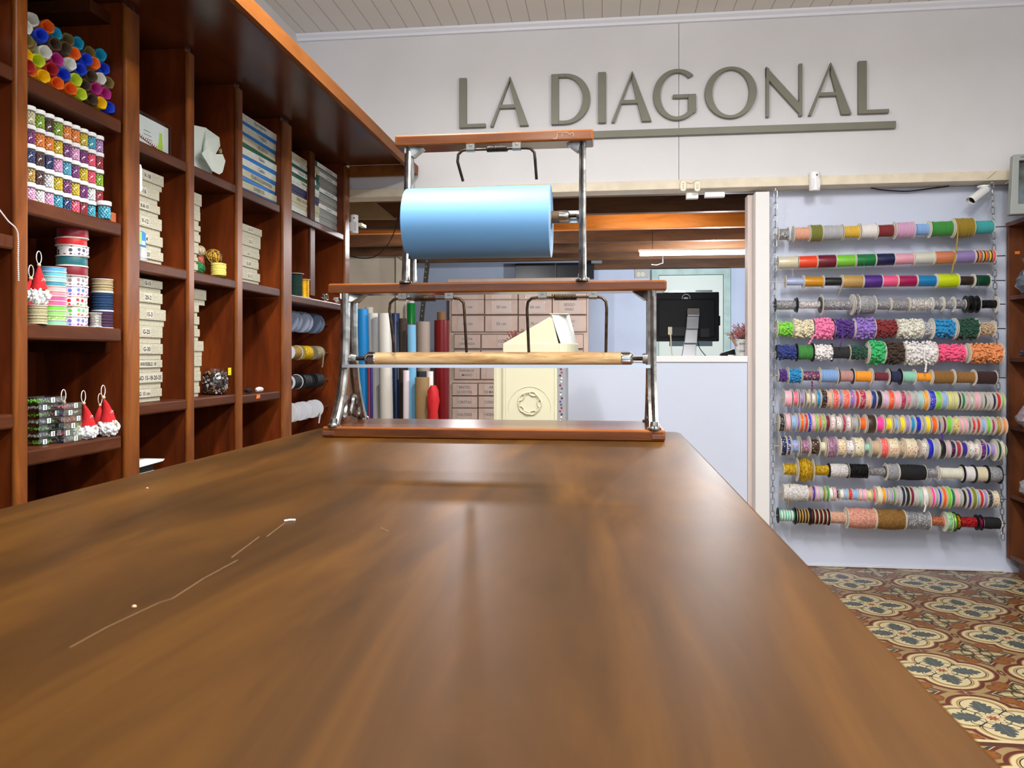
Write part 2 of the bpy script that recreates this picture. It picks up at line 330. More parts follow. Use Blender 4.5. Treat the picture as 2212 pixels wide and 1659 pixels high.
# floor with encaustic tile pattern
def tile_material():
    m = bpy.data.materials.new('encaustic_tiles'); m.use_nodes = True; nt = m.node_tree; b = nt.nodes['Principled BSDF']
    N = nt.nodes; L = nt.links
    def mth(op, a, b_=None, c=None, clamp=False):
        n = N.new('ShaderNodeMath'); n.operation = op; n.use_clamp = clamp
        for i, v in enumerate((a, b_, c)):
            if v is None: continue
            if isinstance(v, (int, float)): n.inputs[i].default_value = v
            else: L.new(v, n.inputs[i])
        return n.outputs[0]
    geo = N.new('ShaderNodeNewGeometry'); sp = N.new('ShaderNodeSeparateXYZ'); L.new(geo.outputs['Position'], sp.inputs[0])
    def fold(x, o, P):  # centred distance to nearest motif centre in metres of a 0.4 m motif
        t = mth('MULTIPLY', mth('SUBTRACT', x, o), 1/P); t = mth('SUBTRACT', t, mth('FLOOR', mth('ADD', t, .5)))
        return mth('MULTIPLY', t, .4)
    sx = fold(sp.outputs[0], 1.188, .397); sy = fold(sp.outputs[1], 3.31, .3700)
    u = mth('ABSOLUTE', sx); v = mth('ABSOLUTE', sy)
    def dist(a, b_, x, y): return mth('SQRT', mth('ADD', mth('POWER', mth('SUBTRACT', a, x), 2), mth('POWER', mth('SUBTRACT', b_, y), 2)))
    hi = mth('MAXIMUM', u, v); lo = mth('MINIMUM', u, v)
    d = dist(hi, lo, .083, 0)                  # quatrefoil lobes
    def lt(a, t): return mth('LESS_THAN', a, t)
    def band(a, t0, t1): return mth('MULTIPLY', mth('GREATER_THAN', a, t0), mth('LESS_THAN', a, t1))
    col = None
    def paint(mask, rgb):
        nonlocal col
        mx = N.new('ShaderNodeMix'); mx.data_type = 'RGBA'; L.new(mask, mx.inputs[0]); mx.inputs[7].default_value = lin(rgb)
        if col is None: mx.inputs[6].default_value = lin((190, 168, 126))
        else: L.new(col, mx.inputs[6])
        col = mx.outputs[2]
    CR, DK, RD, TN, OR, GR, TE = (196, 180, 138), (38, 34, 30), (92, 44, 34), (150, 114, 66), (132, 82, 38), (58, 60, 46), (74, 82, 80)
    p = mth('SUBTRACT', .2, u); q = mth('SUBTRACT', .2, v); ch = mth('MAXIMUM', p, q); cl = mth('MINIMUM', p, q)
    paint(lt(mth('ADD', ch, cl), .9), (146, 126, 86))
    s1 = mth('MULTIPLY', mth('SINE', mth('MULTIPLY', ch, 30)), .030)
    e1 = mth('SUBTRACT', cl, s1)
    paint(band(e1, -.004, .010), GR); paint(band(e1, .010, .014), CR); paint(band(e1, .014, .030), RD); paint(band(e1, .030, .034), TN)
    paint(mth('MULTIPLY', lt(cl, .012), lt(ch, .085)), (182, 164, 120)); paint(mth('MULTIPLY', band(cl, .012, .0145), lt(ch, .085)), DK)
    rr = mth('SQRT', mth('ADD', mth('POWER', p, 2), mth('POWER', q, 2)))
    paint(band(rr, .048, .054), GR)
    lf = dist(ch, cl, .084, .052); ang = mth('ARCTAN2', mth('SUBTRACT', cl, .052), mth('SUBTRACT', ch, .084))
    paint(lt(lf, .030), (112, 66, 38)); paint(lt(lf, mth('ADD', .021, mth('MULTIPLY', mth('SINE', mth('MULTIPLY', ang, 7)), .006))), OR)
    paint(lt(ch, .018), RD); paint(lt(ch, .010), (182, 164, 120))
    paint(lt(d, .106), (150, 118, 70)); paint(lt(d, .102), RD)
    paint(lt(d, .088), TN); paint(lt(d, .084), CR); paint(lt(d, .071), TN); paint(lt(d, .067), (176, 158, 112)); paint(lt(d, .063), DK); paint(lt(d, .0595), CR)
    # the four lobes are outlined one by one; inner contours meet at the heart
    paint(band(dist(hi, lo, .083, 0), .0560, .0595), CR)
    dg = mth('SUBTRACT', hi, lo); paint(mth('MULTIPLY', lt(dg, .0035), lt(hi, .070)), DK)
    sw = dist(hi, lo, .058, .036); paint(band(sw, .017, .0215), TE)
    n = mth('SUBTRACT', hi, .028)
    wv = mth('ABSOLUTE', mth('SINE', mth('MULTIPLY', mth('ADD', hi, mth('MULTIPLY', lo, -.8)), 120)))
    wid = mth('MULTIPLY', mth('MULTIPLY', n, mth('SUBTRACT', .134, hi)), mth('ADD', 7.0, mth('MULTIPLY', wv, 6.0)))
    paint(lt(lo, wid), TE); paint(mth('MULTIPLY', lt(lo, .0016), lt(hi, .128)), DK)
    c0 = mth('SQRT', mth('ADD', mth('POWER', u, 2), mth('POWER', v, 2))); a0 = mth('ARCTAN2', v, u)
    star = mth('ADD', .028, mth('MULTIPLY', mth('COSINE', mth('MULTIPLY', a0, 8)), .005))
    paint(lt(c0, mth('ADD', star, .008)), DK); paint(lt(c0, mth('ADD', star, .005)), CR)
    paint(lt(c0, mth('ADD', .016, mth('MULTIPLY', mth('COSINE', mth('MULTIPLY', a0, 8)), .005))), (140, 66, 38))
    # joints between the 0.2 m tiles
    j = mth('MINIMUM', mth('MINIMUM', u, v), mth('MINIMUM', mth('SUBTRACT', .2, u), mth('SUBTRACT', .2, v)))
    paint(lt(j, .0007), (150, 140, 124))
    # border strip near the aisle
    paint(band(sp.outputs[1], 2.385, 2.41), (84, 48, 38)); paint(band(sp.outputs[1], 2.41, 2.425), CR)
    nz = N.new('ShaderNodeTexNoise'); nz.inputs['Scale'].default_value = 5; nz.inputs['Detail'].default_value = 6; L.new(geo.outputs['Position'], nz.inputs[0])
    mr = N.new('ShaderNodeMapRange'); mr.inputs[3].default_value = .72; mr.inputs[4].default_value = 1.05; L.new(nz.outputs['Fac'], mr.inputs[0])
    mm = N.new('ShaderNodeMix'); mm.data_type = 'RGBA'; mm.blend_type = 'MULTIPLY'; mm.inputs[0].default_value = 1
    L.new(col, mm.inputs[6]); L.new(mr.outputs[0], mm.inputs[7]); L.new(mm.outputs[2], b.inputs['Base Color'])
    b.inputs['Roughness'].default_value = .38
    return m
struct(BX(-3.4, 2.75, -3, 9, -.1, 0).build('floor', tile_material()))
# ceiling boards
cm = bpy.data.materials.new('ceiling_boards'); cm.use_nodes = True
nt = cm.node_tree; g = nt.nodes.new('ShaderNodeNewGeometry'); sp = nt.nodes.new('ShaderNodeSeparateXYZ'); nt.links.new(g.outputs['Position'], sp.inputs[0])
def _m2(op, a, b):
    n = nt.nodes.new('ShaderNodeMath'); n.operation = op
    for i, v in enumerate((a, b)):
        if isinstance(v, (int, float)): n.inputs[i].default_value = v
        else: nt.links.new(v, n.inputs[i])
    return n.outputs[0]
fr = _m2('FRACT', _m2('ADD', _m2('MULTIPLY', sp.outputs[0], 1/.0965), .2), 0); gro = _m2('LESS_THAN', fr, .05)
mx = nt.nodes.new('ShaderNodeMix'); mx.data_type = 'RGBA'; mx.inputs[6].default_value = lin((236, 232, 224)); mx.inputs[7].default_value = lin((186, 180, 168))
nt.links.new(gro, mx.inputs[0]); nt.links.new(mx.outputs[2], nt.nodes['Principled BSDF'].inputs['Base Color']); nt.nodes['Principled BSDF'].inputs['Roughness'].default_value = .45
bp = nt.nodes.new('ShaderNodeBump'); bp.invert = True; bp.inputs['Distance'].default_value = .004; nt.links.new(gro, bp.inputs['Height']); nt.links.new(bp.outputs[0], nt.nodes['Principled BSDF'].inputs['Normal'])
struct(BX(-1.8, 2.75, -3, 4.4, 2.915, 2.96).build('ceiling', cm))
YW = 4.21                                        # face of the upper wall
struct(BX(-1.8, .3845, YW, 4.30, 2.045, 2.915).box(.387, 2.75, YW, 4.30, 2.03, 2.915).build('wall_back', WALL))
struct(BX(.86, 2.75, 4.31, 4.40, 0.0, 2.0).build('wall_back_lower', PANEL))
struct(BX(-1.80, -1.713, -3, 4.40, 0, 2.915).build('wall_left', WALL))
struct(BX(2.62, 2.75, -3, 4.40, 0, 2.915).build('wall_right', WALL))
z = [PY(761, 409, 4.19)[2], PY(2182, 367, 4.19)[2], PY(761, 427.5, 4.19)[2], PY(2182, 388, 4.19)[2]]
xl, xr = -1.72, 2.60
mb = MB(); mb.prism([(xl, z[2]), (xr, z[3]), (xr, z[1]), (xl, z[0])], 4.19, 4.312); struct(mb.build('trim_1', CREAM, bevel=.003))
mb = MB(); mb.prism([(4.209, 2.878), (4.196, 2.880), (4.192, 2.892), (4.180, 2.904), (4.176, 2.9145), (4.209, 2.9145)], -1.73, 2.615, 'YZ'); struct(mb.build('trim_2', M('grey_white_moulding', (232, 234, 242), .4)))
struct(BX(.778, .849, 4.20, 4.40, 0, 1.975).build('trim_3', M('white_post', (226, 224, 222), .45), bevel=.002))
struct(BX(.752, .779, 4.28, 4.36, 0, 1.975).build('trim_4', M('pinkish_jamb', (206, 190, 182), .5)))
struct(BX(-1.7, 2.6, 4.19, 4.24, 0.0, .012).build('trim_5', M('dark_gap', (60, 54, 48), .7)) if False else BX(.862, 2.04, 4.303, 4.309, .004, .014).build('baseboard_back', M('white_base', (216, 216, 222), .4)))
# rear room
struct(BX(-3.4, 2.75, 8.6, 8.7, 0, 2.3).build('wall_rear', RWALL))
xw = PY(876, 500, 7.56)[0]; struct(BX(-3.4, xw-.10, 7.6, 7.7, 0, 2.3).box(xw-.10, xw, 7.56, 7.72, 0, 2.3).build('wall_rear_left', RWALL2, bevel=.004))
struct(BX(-3.5, -3.4, 4.4, 8.7, 0, 2.3).build('wall_rear_side', RWALL2))
struct(BX(-3.4, -1.8, 4.31, 4.40, 0, 2.3).build('wall_partition', RWALL2))
struct(BX(2.65, 2.75, 4.4, 8.7, 0, 2.3).build('wall_rear_right', RWALL))
struct(BX(-3.5, 2.75, 4.31, 8.7, 2.24, 2.30).build('ceiling_rear', W_DK))
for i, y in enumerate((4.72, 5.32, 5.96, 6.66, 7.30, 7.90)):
    lit_joist = i == 2
    mb = MB(); mb.box(-3.35, 2.64, y, y+.06, 2.082 if not lit_joist else 2.078, 2.239); struct(mb.build('trim_%d' % (6+i), W_JL if lit_joist else W_JO, bevel=.004))
zz = [PY(1290, y, 8.5)[2] for y in (548, 581)]
struct(BX(-.12, 2.64, 8.50, 8.599, zz[1], 2.239).build('trim_12', W_JO))
# door in the rear wall
def door():
    x0 = PY(1408, 583, 8.56)[0]; x1 = PY(1577, 583, 8.56)[0]; zt = PY(1408, 583, 8.56)[2]
    fm = M('mint_door_frame', (172, 200, 192), .5, var=.1, vscale=10); dm = M('pale_door_paint', (206, 216, 208), .5); gl = M('dark_glass_pane', (70, 84, 86), .15)
    o = struct(MB().box(x0, x0+.07, 8.53, 8.6, 0, zt).box(x1-.07, x1, 8.53, 8.6, 0, zt).box(x0+.07, x1-.07, 8.53, 8.6, zt-.06, zt).build('door_1', fm))
    a, b = x0+.075, x1-.075; zt2 = zt-.065; mid = (a+b)/2
    mb = MB()
    for p, q in ((a, a+.11), (mid-.05, mid+.05), (b-.11, b)): mb.box(p, q, 8.55, 8.585, .02, zt2)
    for p, q in ((a+.11, mid-.05), (mid+.05, b-.11)):
        for z0, z1 in ((.02, .25), (1.0, 1.22), (zt2-.16, zt2)): mb.box(p, q, 8.55, 8.585, z0, z1)
    dl = mb.build('door_leaf', dm, o)
    for p, q in ((a+.11, mid-.05), (mid+.05, b-.11)):
        for z0, z1 in ((.25, 1.0), (1.22, zt2-.16)): BX(p, q, 8.565, 8.575, z0, z1).build('glass_pane', gl, dl)
door()

# ================================================================== THE SIGN
def letter(kind, x0, x1, z0, z1, label):
    W = x1-x0; H = z1-z0; a, b = YW-.026, YW-.0005
    T = .068; t = .019
    P = lambda u, v: (x0+u, z0+v)
    mb = MB()
    cnt = [0]
    def poly(*q): cnt[0] += 1; mb.prism([P(*p) for p in q], a-.00015*cnt[0], b)
    if kind == 'L': poly((0, 0), (W, 0), (W, t), (T*.6, t), (T*.6, H), (0, H))
    elif kind == 'I': poly((0, 0), (W, 0), (W, H), (0, H))
    elif kind == 'A':
        ap = W*.5
        poly((0, 0), (.016, 0), (ap+.004, H-.02), (ap+.004, H))
        poly((W-T*.72, 0), (W, 0), (ap+.005, H), (ap+.004, H-.06))
        zb = H*.36; k = ap/H
        poly((.016+zb*k*.9, zb), (W-T*.72-zb*(W-T*.72-ap)/H*1.0, zb), (W-T*.72-(zb+t)*(W-T*.72-ap)/H, zb+t), (.016+(zb+t)*k*.9, zb+t))
    elif kind == 'N':
        poly((0, 0), (.015, 0), (.015, H*.93), (0, H*.97))
        poly((W-.017, 0), (W, 0), (W, H), (W-.017, H))
        poly((.0, H*.97), (.0, H*.76), (W-.006, 0), (W-.0005, 0), (W-.0005, .050))
    elif kind == 'D':
        poly((0, 0), (T*.58, 0), (T*.58, H), (0, H))
        n = 20; A = [P(W*.36+(W*.64)*math.cos(q)**1.0, H/2+H/2*math.sin(q)) for q in [-PI/2+PI*i/n for i in range(n+1)]]
        B = [P(W*.36+(W*.64-.040)*math.cos(q), H/2+(H/2-t)*math.sin(q)) for q in [-PI/2+PI*i/n for i in range(n+1)]]
        mb.strip(A, B, a, b); poly((T*.58, 0), (W*.36, 0), (W*.36, t), (T*.58, t)); poly((T*.58, H-t), (W*.36, H-t), (W*.36, H), (T*.58, H))
    elif kind == 'O':
        n = 40; A = [P(W/2+W/2*math.cos(2*PI*i/n), H/2+H/2*math.sin(2*PI*i/n)) for i in range(n)]
        B = [P(W/2+(W/2-.038)*math.cos(2*PI*i/n), H/2+(H/2-.016)*math.sin(2*PI*i/n)) for i in range(n)]
        mb.strip(A, B, a, b, closed=True)
    elif kind == 'G':
        R = W*.56; n = 30; q0, q1 = math.radians(48), math.radians(325)
        A = []; B = []
        for i in range(n+1):
            q = q0+(q1-q0)*i/n
            A.append(P(R+R*math.cos(q), H/2+H/2*math.sin(q))); B.append(P(R+(R-.036)*math.cos(q)*.99, H/2+(H/2-.019)*math.sin(q)))
        mb.strip(A, B, a, b)
        poly((W-.040, .028), (W-.012, .034), (W, .042), (W, H*.5), (W-.040, H*.5)); poly((W-.12, H*.5-t), (W-.040, H*.5-t), (W-.040, H*.5), (W-.12, H*.5))
    o = mb.build('sign_letter', M('olive_grey_letter', (120, 118, 102), .45, var=.04), bevel=.0015)
    return tag(o, label, 'letter', 'raised letters of the wall sign')
def ZL(px, py): return PY(px, py, YW-.02)
LET = [('L', 992, 1049, 'capital L that begins the grey wall sign, left of the first A'), ('A', 1059, 1142, 'first A of the grey wall sign, right after the opening L'), ('D', 1191, 1275, 'grey letter D beginning the second word of the wall sign'),
       ('I', 1292, 1309, 'plain upright grey letter I between D and A on wall sign'), ('A', 1321, 1407, 'grey letter A between I and G on the wall sign'), ('G', 1411, 1503.5, 'round grey letter G crossed by the wall seam on sign'),
       ('O', 1522.5, 1634.6, 'grey ring-shaped letter O on the wall sign'), ('N', 1654.8, 1733, 'grey letter N on the wall sign, right of the O'), ('A', 1746, 1839, 'last grey A of the wall sign, between N and the final L'), ('L', 1854, 1920, 'capital L that ends the grey wall sign')]
for k, a, b, lab in LET:
    y0 = 277-(a-992)*.0345; letter(k, ZL(a, y0)[0], ZL(b, y0)[0], 2.360, 2.630, lab)
a = ZL(1010, 300); b = ZL(1935, 276)
tag(BX(a[0], b[0], YW-.026, YW-.0005, b[2]-.002, b[2]+.034).build('sign_underline', _m['olive_grey_letter'], bevel=.0015), 'long grey bar underlining the lettering on the upper wall', 'sign bar')

# ================================================================== COUNTER TABLE
def table():
    t = thing('counter_table', (-.31, .6, 0), 'long polished brown wooden counter table filling the foreground', 'table')
    xa, xb, ya, yb, zt = -.825, .203, -1.4, 2.19, .91
    r = .03
    P = [(xa, ya), (xb, ya)]+[(xb-r+r*math.cos(q), yb-r+r*math.sin(q)) for q in (0, .4, .8, 1.2, PI/2)]+[(xa+r-r*math.sin(q), yb-r+r*math.cos(q)) for q in (0, .4, .8, 1.2, PI/2)]
    MB().prism(P, zt-.035, zt, 'XY').build('tabletop', W_TT, t, bevel=.004)
    MB().box(xa+.05, xb-.05, ya+.05, yb-.05, .08, zt-.035).box(xa+.09, xb-.09, ya+.09, yb-.09, 0, .08).build('body_panel', W_SH, t)
    sm = M('pale_scratch', (128, 98, 62), .5)
    mb = MB(); pts = [PZ(x, y, zt) for x, y in ((150, 1400), (230, 1356), (345, 1302), (372, 1294), (440, 1250), (514, 1210))]
    for i in range(len(pts)-1):
        p, q = Vector(pts[i]), Vector(pts[i+1]); n = (q-p).cross(Vector((0, 0, 1))).normalized()*.00045
        mb.add([p-n, p+n, q+n, q-n], [(0, 1, 2, 3)])
    for (x0, y0, x1, y1) in ((500, 1205, 560, 1160), (576, 1160, 615, 1130), (822, 1140, 840, 1148)):
        p, q = Vector(PZ(x0, y0, zt)), Vector(PZ(x1, y1, zt)); n = (q-p).cross(Vector((0, 0, 1))).normalized()*.00045
        mb.add([p-n, p+n, q+n, q-n], [(0, 1, 2, 3)])
    V, Fc = [(x, y, z+.0003) for x, y, z in mb.v], mb.f
    for lo_, hi_ in ((0, 20), (20, 24), (24, 28), (28, 32)):
        q = MB(); q.v = V[lo_:hi_]; q.f = [tuple(i-lo_ for i in f) for f in Fc if lo_ <= f[0] < hi_]; q.mi = [0]*len(q.f)
        tag(q.build('scratch', sm, t), 'pale scratch')
    a = Vector(PZ(614, 1125, zt+.001)); b = Vector(PZ(638, 1123, zt+.001))
    tag(MB().tube([a, (a+b)/2+Vector((0, 0, .0006)), b], .0011, 6).build('thread_scrap', PAPER), 'tiny white scrap of thread lying on the brown table', 'thread scrap')
    for i, (x, y, l) in enumerate([(290, 1313, 'tiny pale crumb on the table beside the long scratch'), (318, 1056, 'tiny pale crumb on the far left of the table')]):
        c = PZ(x, y, zt); tag(MB().ball((c[0], c[1], c[2]+.0012), .0015, 7, 5, (1.4, 1, .8)).build('crumb', M('crumb', (226, 196, 150), .7)), l, 'crumb')
table()

# ================================================================== PAPER CUTTER STAND
SY = 2.065
def stand():
    t = thing('paper_cutter_stand', (-.29, SY, .91), 'two-tier wood and cast metal paper roll stand on the far end of the table', 'paper roll dispenser')
    b = MB().box(-.722, .145, 1.93, 2.20, .9105, .938).build('base_board', [W_ST, W_SE], t, bevel=.0055)
    em = M('wood_end_tenon', (110, 66, 46), .5)
    for x0, x1 in ((-.7205, -.690), (.112, .1435)): BX(x0, x1, 1.928, 1.932, .916, .927).build('joint_inlay', em, b, bevel=.001)
    mbd = MB().box(-.740, .155, SY-.045, SY+.045, 1.286, 1.313).build('middle_board', [W_ST, W_SE], t, bevel=.0055)
    BX(-.5575, -.031, SY-.04, SY+.04, 1.677, 1.706).build('top_board', [W_ST, W_SE], t, bevel=.0055)
    # A-shaped lower legs
    def leg(x, inner, z0, z1, dy0, dy1, curve, w, name, flange):
        mb = MB()
        for sgn in (-1, 1):
            n = 18; prof = []
            for i in range(n+1):
                k = i/n; z = z0+(z1-z0)*k
                y = SY+sgn*(dy0+(dy1-dy0)*(1-(1-k)**curve)+(0 if curve > 1.5 else .004*math.sin(PI*k)))
                prof.append((y, z))
            ring = lambda y, z, f: [(x-w, y-f*.7, z), (x-w*.4, y-f*.9, z), (x, y-f*1.5, z), (x+w*.4, y-f*.9, z), (x+w, y-f*.7, z), (x+w, y+f*.7, z), (x+w*.4, y+f*.9, z), (x, y+f*1.5, z), (x-w*.4, y+f*.9, z), (x-w, y+f*.7, z)]
            vs = []
            for i, (y, z) in enumerate(prof):
                vs += ring(y, z, .0088+.006*(1-i/n)**4+.004*(i/n)**4)
            fs = [(i*10+k, i*10+(k+1) % 10, i*10+10+(k+1) % 10, i*10+10+k) for i in range(n) for k in range(10)]+[tuple(reversed(range(10))), tuple(range(n*10, n*10+10))]
            mb.add(vs, fs)
            yf = prof[0][0]
            mb.lathe([(.017, 0), (.017, .004), (.011, .008), (.009, .02)], (x, yf, z0), 'Z', 14)
        hx = x+inner*flange
        hd = dy1+.012; mb.add([(x-inner*w, SY-hd, z1), (x-inner*w, SY+hd, z1), (hx, SY+.014, z1), (hx, SY-.014, z1), (x-inner*w, SY-hd, z1-.014), (x-inner*w, SY+hd, z1-.014), (x+inner*w*1.5, SY+hd*.8, z1-.022), (x+inner*w*1.5, SY-hd*.8, z1-.022)],
               [(0, 1, 2, 3), (7, 6, 5, 4), (0, 4, 5, 1), (1, 5, 6, 2), (2, 6, 7, 3), (3, 7, 4, 0)])
        return mb.build(name, CHROME, t, smooth=.6)
    for x, s in ((-.695, 1), (.118, -1)):
        l = leg(x, s, .938, 1.2865, .122, .032, 3.6, .0110, 'leg_frame', .05)
        mb = MB().cyl((x, SY, 1.112), (x+s*.022, SY, 1.112), .0155, .013, 18); mb.box(x-.007, x+.007, SY-.045, SY+.045, 1.102, 1.122); mb.build('axle_boss', CHROME, l, smooth=True)
        mb = MB()   # scroll ornament in the foot of the A
        for q in (-1, 1):
            pts = smoothpts([(x, SY+q*.094, .985), (x, SY+q*.07, .957), (x, SY+q*.042, .960), (x, SY+q*.028, .985), (x, SY+q*.034, 1.005), (x, SY+q*.048, 1.000), (x, SY+q*.046, .985)], 5)
            mb.tube(pts, .008, 8, rr=[.006+.004*math.sin(PI*i/(len(pts)-1)) for i in range(len(pts))])
        mb.tube(smoothpts([(x, SY-.028, .99), (x, SY, .962), (x, SY+.028, .99)], 6), .007, 8)
        mb.build('scroll_ornament', CHROME, l, smooth=True)
    for x, s in ((-.527, 1), (-.060, -1)):
        l = leg(x, s, 1.3125, 1.6775, .040, .008, 1.2, .0085, 'upper_leg_frame', .042)
        MB().cyl((x, SY, 1.489), (x+s*.016, SY, 1.489), .014, .010, 16).build('axle_boss', CHROME, l, smooth=True)
    # lower roller
    zr = 1.112
    r = MB().lathe([(.0165, -.626), (.0172, -.5), (.0172, -.1), (.0165, .046)], (0, SY, zr), 'X', 24).build('wooden_roller', W_RO, t, smooth=True)
    MB().lathe([(.012, -.6495), (.0165, -.645), (.0172, -.638), (.0172, -.624), (.0175, -.622), (.0165, -.620)], (0, SY, zr), 'X', 24).build('roller_cap', CAP, r, smooth=True)
    MB().lathe([(.0165, .040), (.0175, .042), (.0172, .046), (.0172, .060), (.0165, .067), (.012, .0715)], (0, SY, zr), 'X', 24).build('roller_cap', CAP, r, smooth=True)
    for q in ((-.682, -.645), (.068, .102)): MB().cyl((q[0], SY, zr), (q[1], SY, zr), .0055, n=12).build('axle', IRON, r, smooth=True)
    MB().box(-.694, .113, SY-.062, SY-.026, 1.0905, 1.0925).box(-.694, .113, SY-.063, SY-.061, 1.088, 1.0965).build('cutting_blade', STEEL, t)
    MB().box(-.519, -.066, SY+.028, SY+.030, 1.474, 1.508).build('upper_blade', STEEL, t, bevel=.004)
    # upper axle and caps
    r = MB().lathe([(.0135, -.51), (.0135, -.118)], (0, SY, 1.489), 'X', 18).build('upper_rod', M('brown_rod', (130, 100, 72), .5, var=.2), t, smooth=True)
    MB().lathe([(.0135, -.122), (.0145, -.121), (.0145, -.104), (.0125, -.097), (.008, -.094)], (0, SY, 1.489), 'X', 20).build('rod_cap', CAP, r, smooth=True)
    for q in ((-.096, -.072), (-.515, -.505)): MB().cyl((q[0], SY, 1.489), (q[1], SY, 1.489), .005, n=12).build('axle', IRON, r, smooth=True)
    # sprung pressure arms
    def arm(xl, xr, zt, zb, xbl, xbr, clips, sp, mat, yb):
        c = .02; y0 = SY-.040
        P = [(xbl, yb, zb), (xl, y0, zt-.03), (xl+.002, y0, zt-.012), (xl+.012, y0, zt-.002), (xl+.025, y0, zt), (xr-.025, y0, zt), (xr-.012, y0, zt-.002), (xr-.002, y0, zt-.012), (xr, y0, zt-.03), (xbr, yb, zb)]
        a = MB().tube(P, .0038, 10).build('pressure_arm', mat, t, smooth=True)
        n = 14; L = sp[1]-sp[0]; pts = [(sp[0]+L*i/(n*10), y0+.0072*math.cos(2*PI*i/10), zt+.0072*math.sin(2*PI*i/10)) for i in range(n*10+1)]
        MB().tube(pts, .0016, 5).build('coil_spring', mat, a, smooth=True)
        for cx in clips:
            mb = MB().lathe([(.0062, -.011), (.0062, .011)], (cx, y0, zt), 'X', 14); mb.box(cx-.011, cx+.011, y0-.006, y0+.006, zt, zt+.014); mb.lathe([(.004, 0), (.003, .0015)], (cx, y0-.006, zt+.010), (0, -1, 0), 10)
            mb.build('clip', M('bright_clip', (150, 146, 138), .38, 1), a, smooth=.5)
    yb = SY-.0225
    arm(-.571, -.369, 1.271, 1.1285, -.562, -.366, (-.535, -.409), (-.505, -.447), BRONZ, yb)
    arm(-.203, 0.003, 1.271, 1.1285, -.200, .001, (-.163, -.032), (-.133, -.075), BRONZ, yb)
    arm(-.387, -.182, 1.661, 1.583, -.376, -.180, (-.352, -.230), (-.310, -.255), IRON, SY-.02)
    # old drawn mark and stains on the top board
    mb = MB(); y = SY-.0405
    mb.tube([(-.136, y, 1.683), (-.128, y, 1.681), (-.124, y, 1.688), (-.124, y, 1.698), (-.114, y, 1.699)], .0009, 5); mb.tube([(-.112, y, 1.688), (-.112, y, 1.697), (-.1, y, 1.698), (-.092, y, 1.692), (-.084, y, 1.698), (-.082, y, 1.688)], .0008, 5)
    mb.build('scuff_mark', M('scuff_mark', (176, 150, 120), .6), t)
    return t
stand()
def paper_roll():
    t = thing('paper_roll', (-.34, SY, 1.475), 'thick roll of light blue wrapping paper hanging on the upper rod', 'paper roll')
    R = .0945
    MB().lathe([(.02, -.5275), (R, -.5275), (R, -.143), (.02, -.143)], (0, SY, 1.475), 'X', 96, close=True).build('blue_paper', M('light_blue_paper', (106, 162, 210), .55, bump=.02, bscale=20), t, smooth=.6)
    mb = MB()
    for r in (.03, .042, .054, .066, .078, .090): mb.ring((-.1428, SY, 1.475), 'X', r, r-.0008, .0006, 64)
    mb.build('roll_edge', M('roll_edge', (176, 200, 216), .6), t)
    MB().lathe([(.0155, -.529), (.0198, -.529), (.0198, -.1415), (.0155, -.1415)], (0, SY, 1.475), 'X', 32, close=True).build('cardboard_core', M('brown_cardboard', (150, 116, 80), .8), t, smooth=.6)
paper_roll()

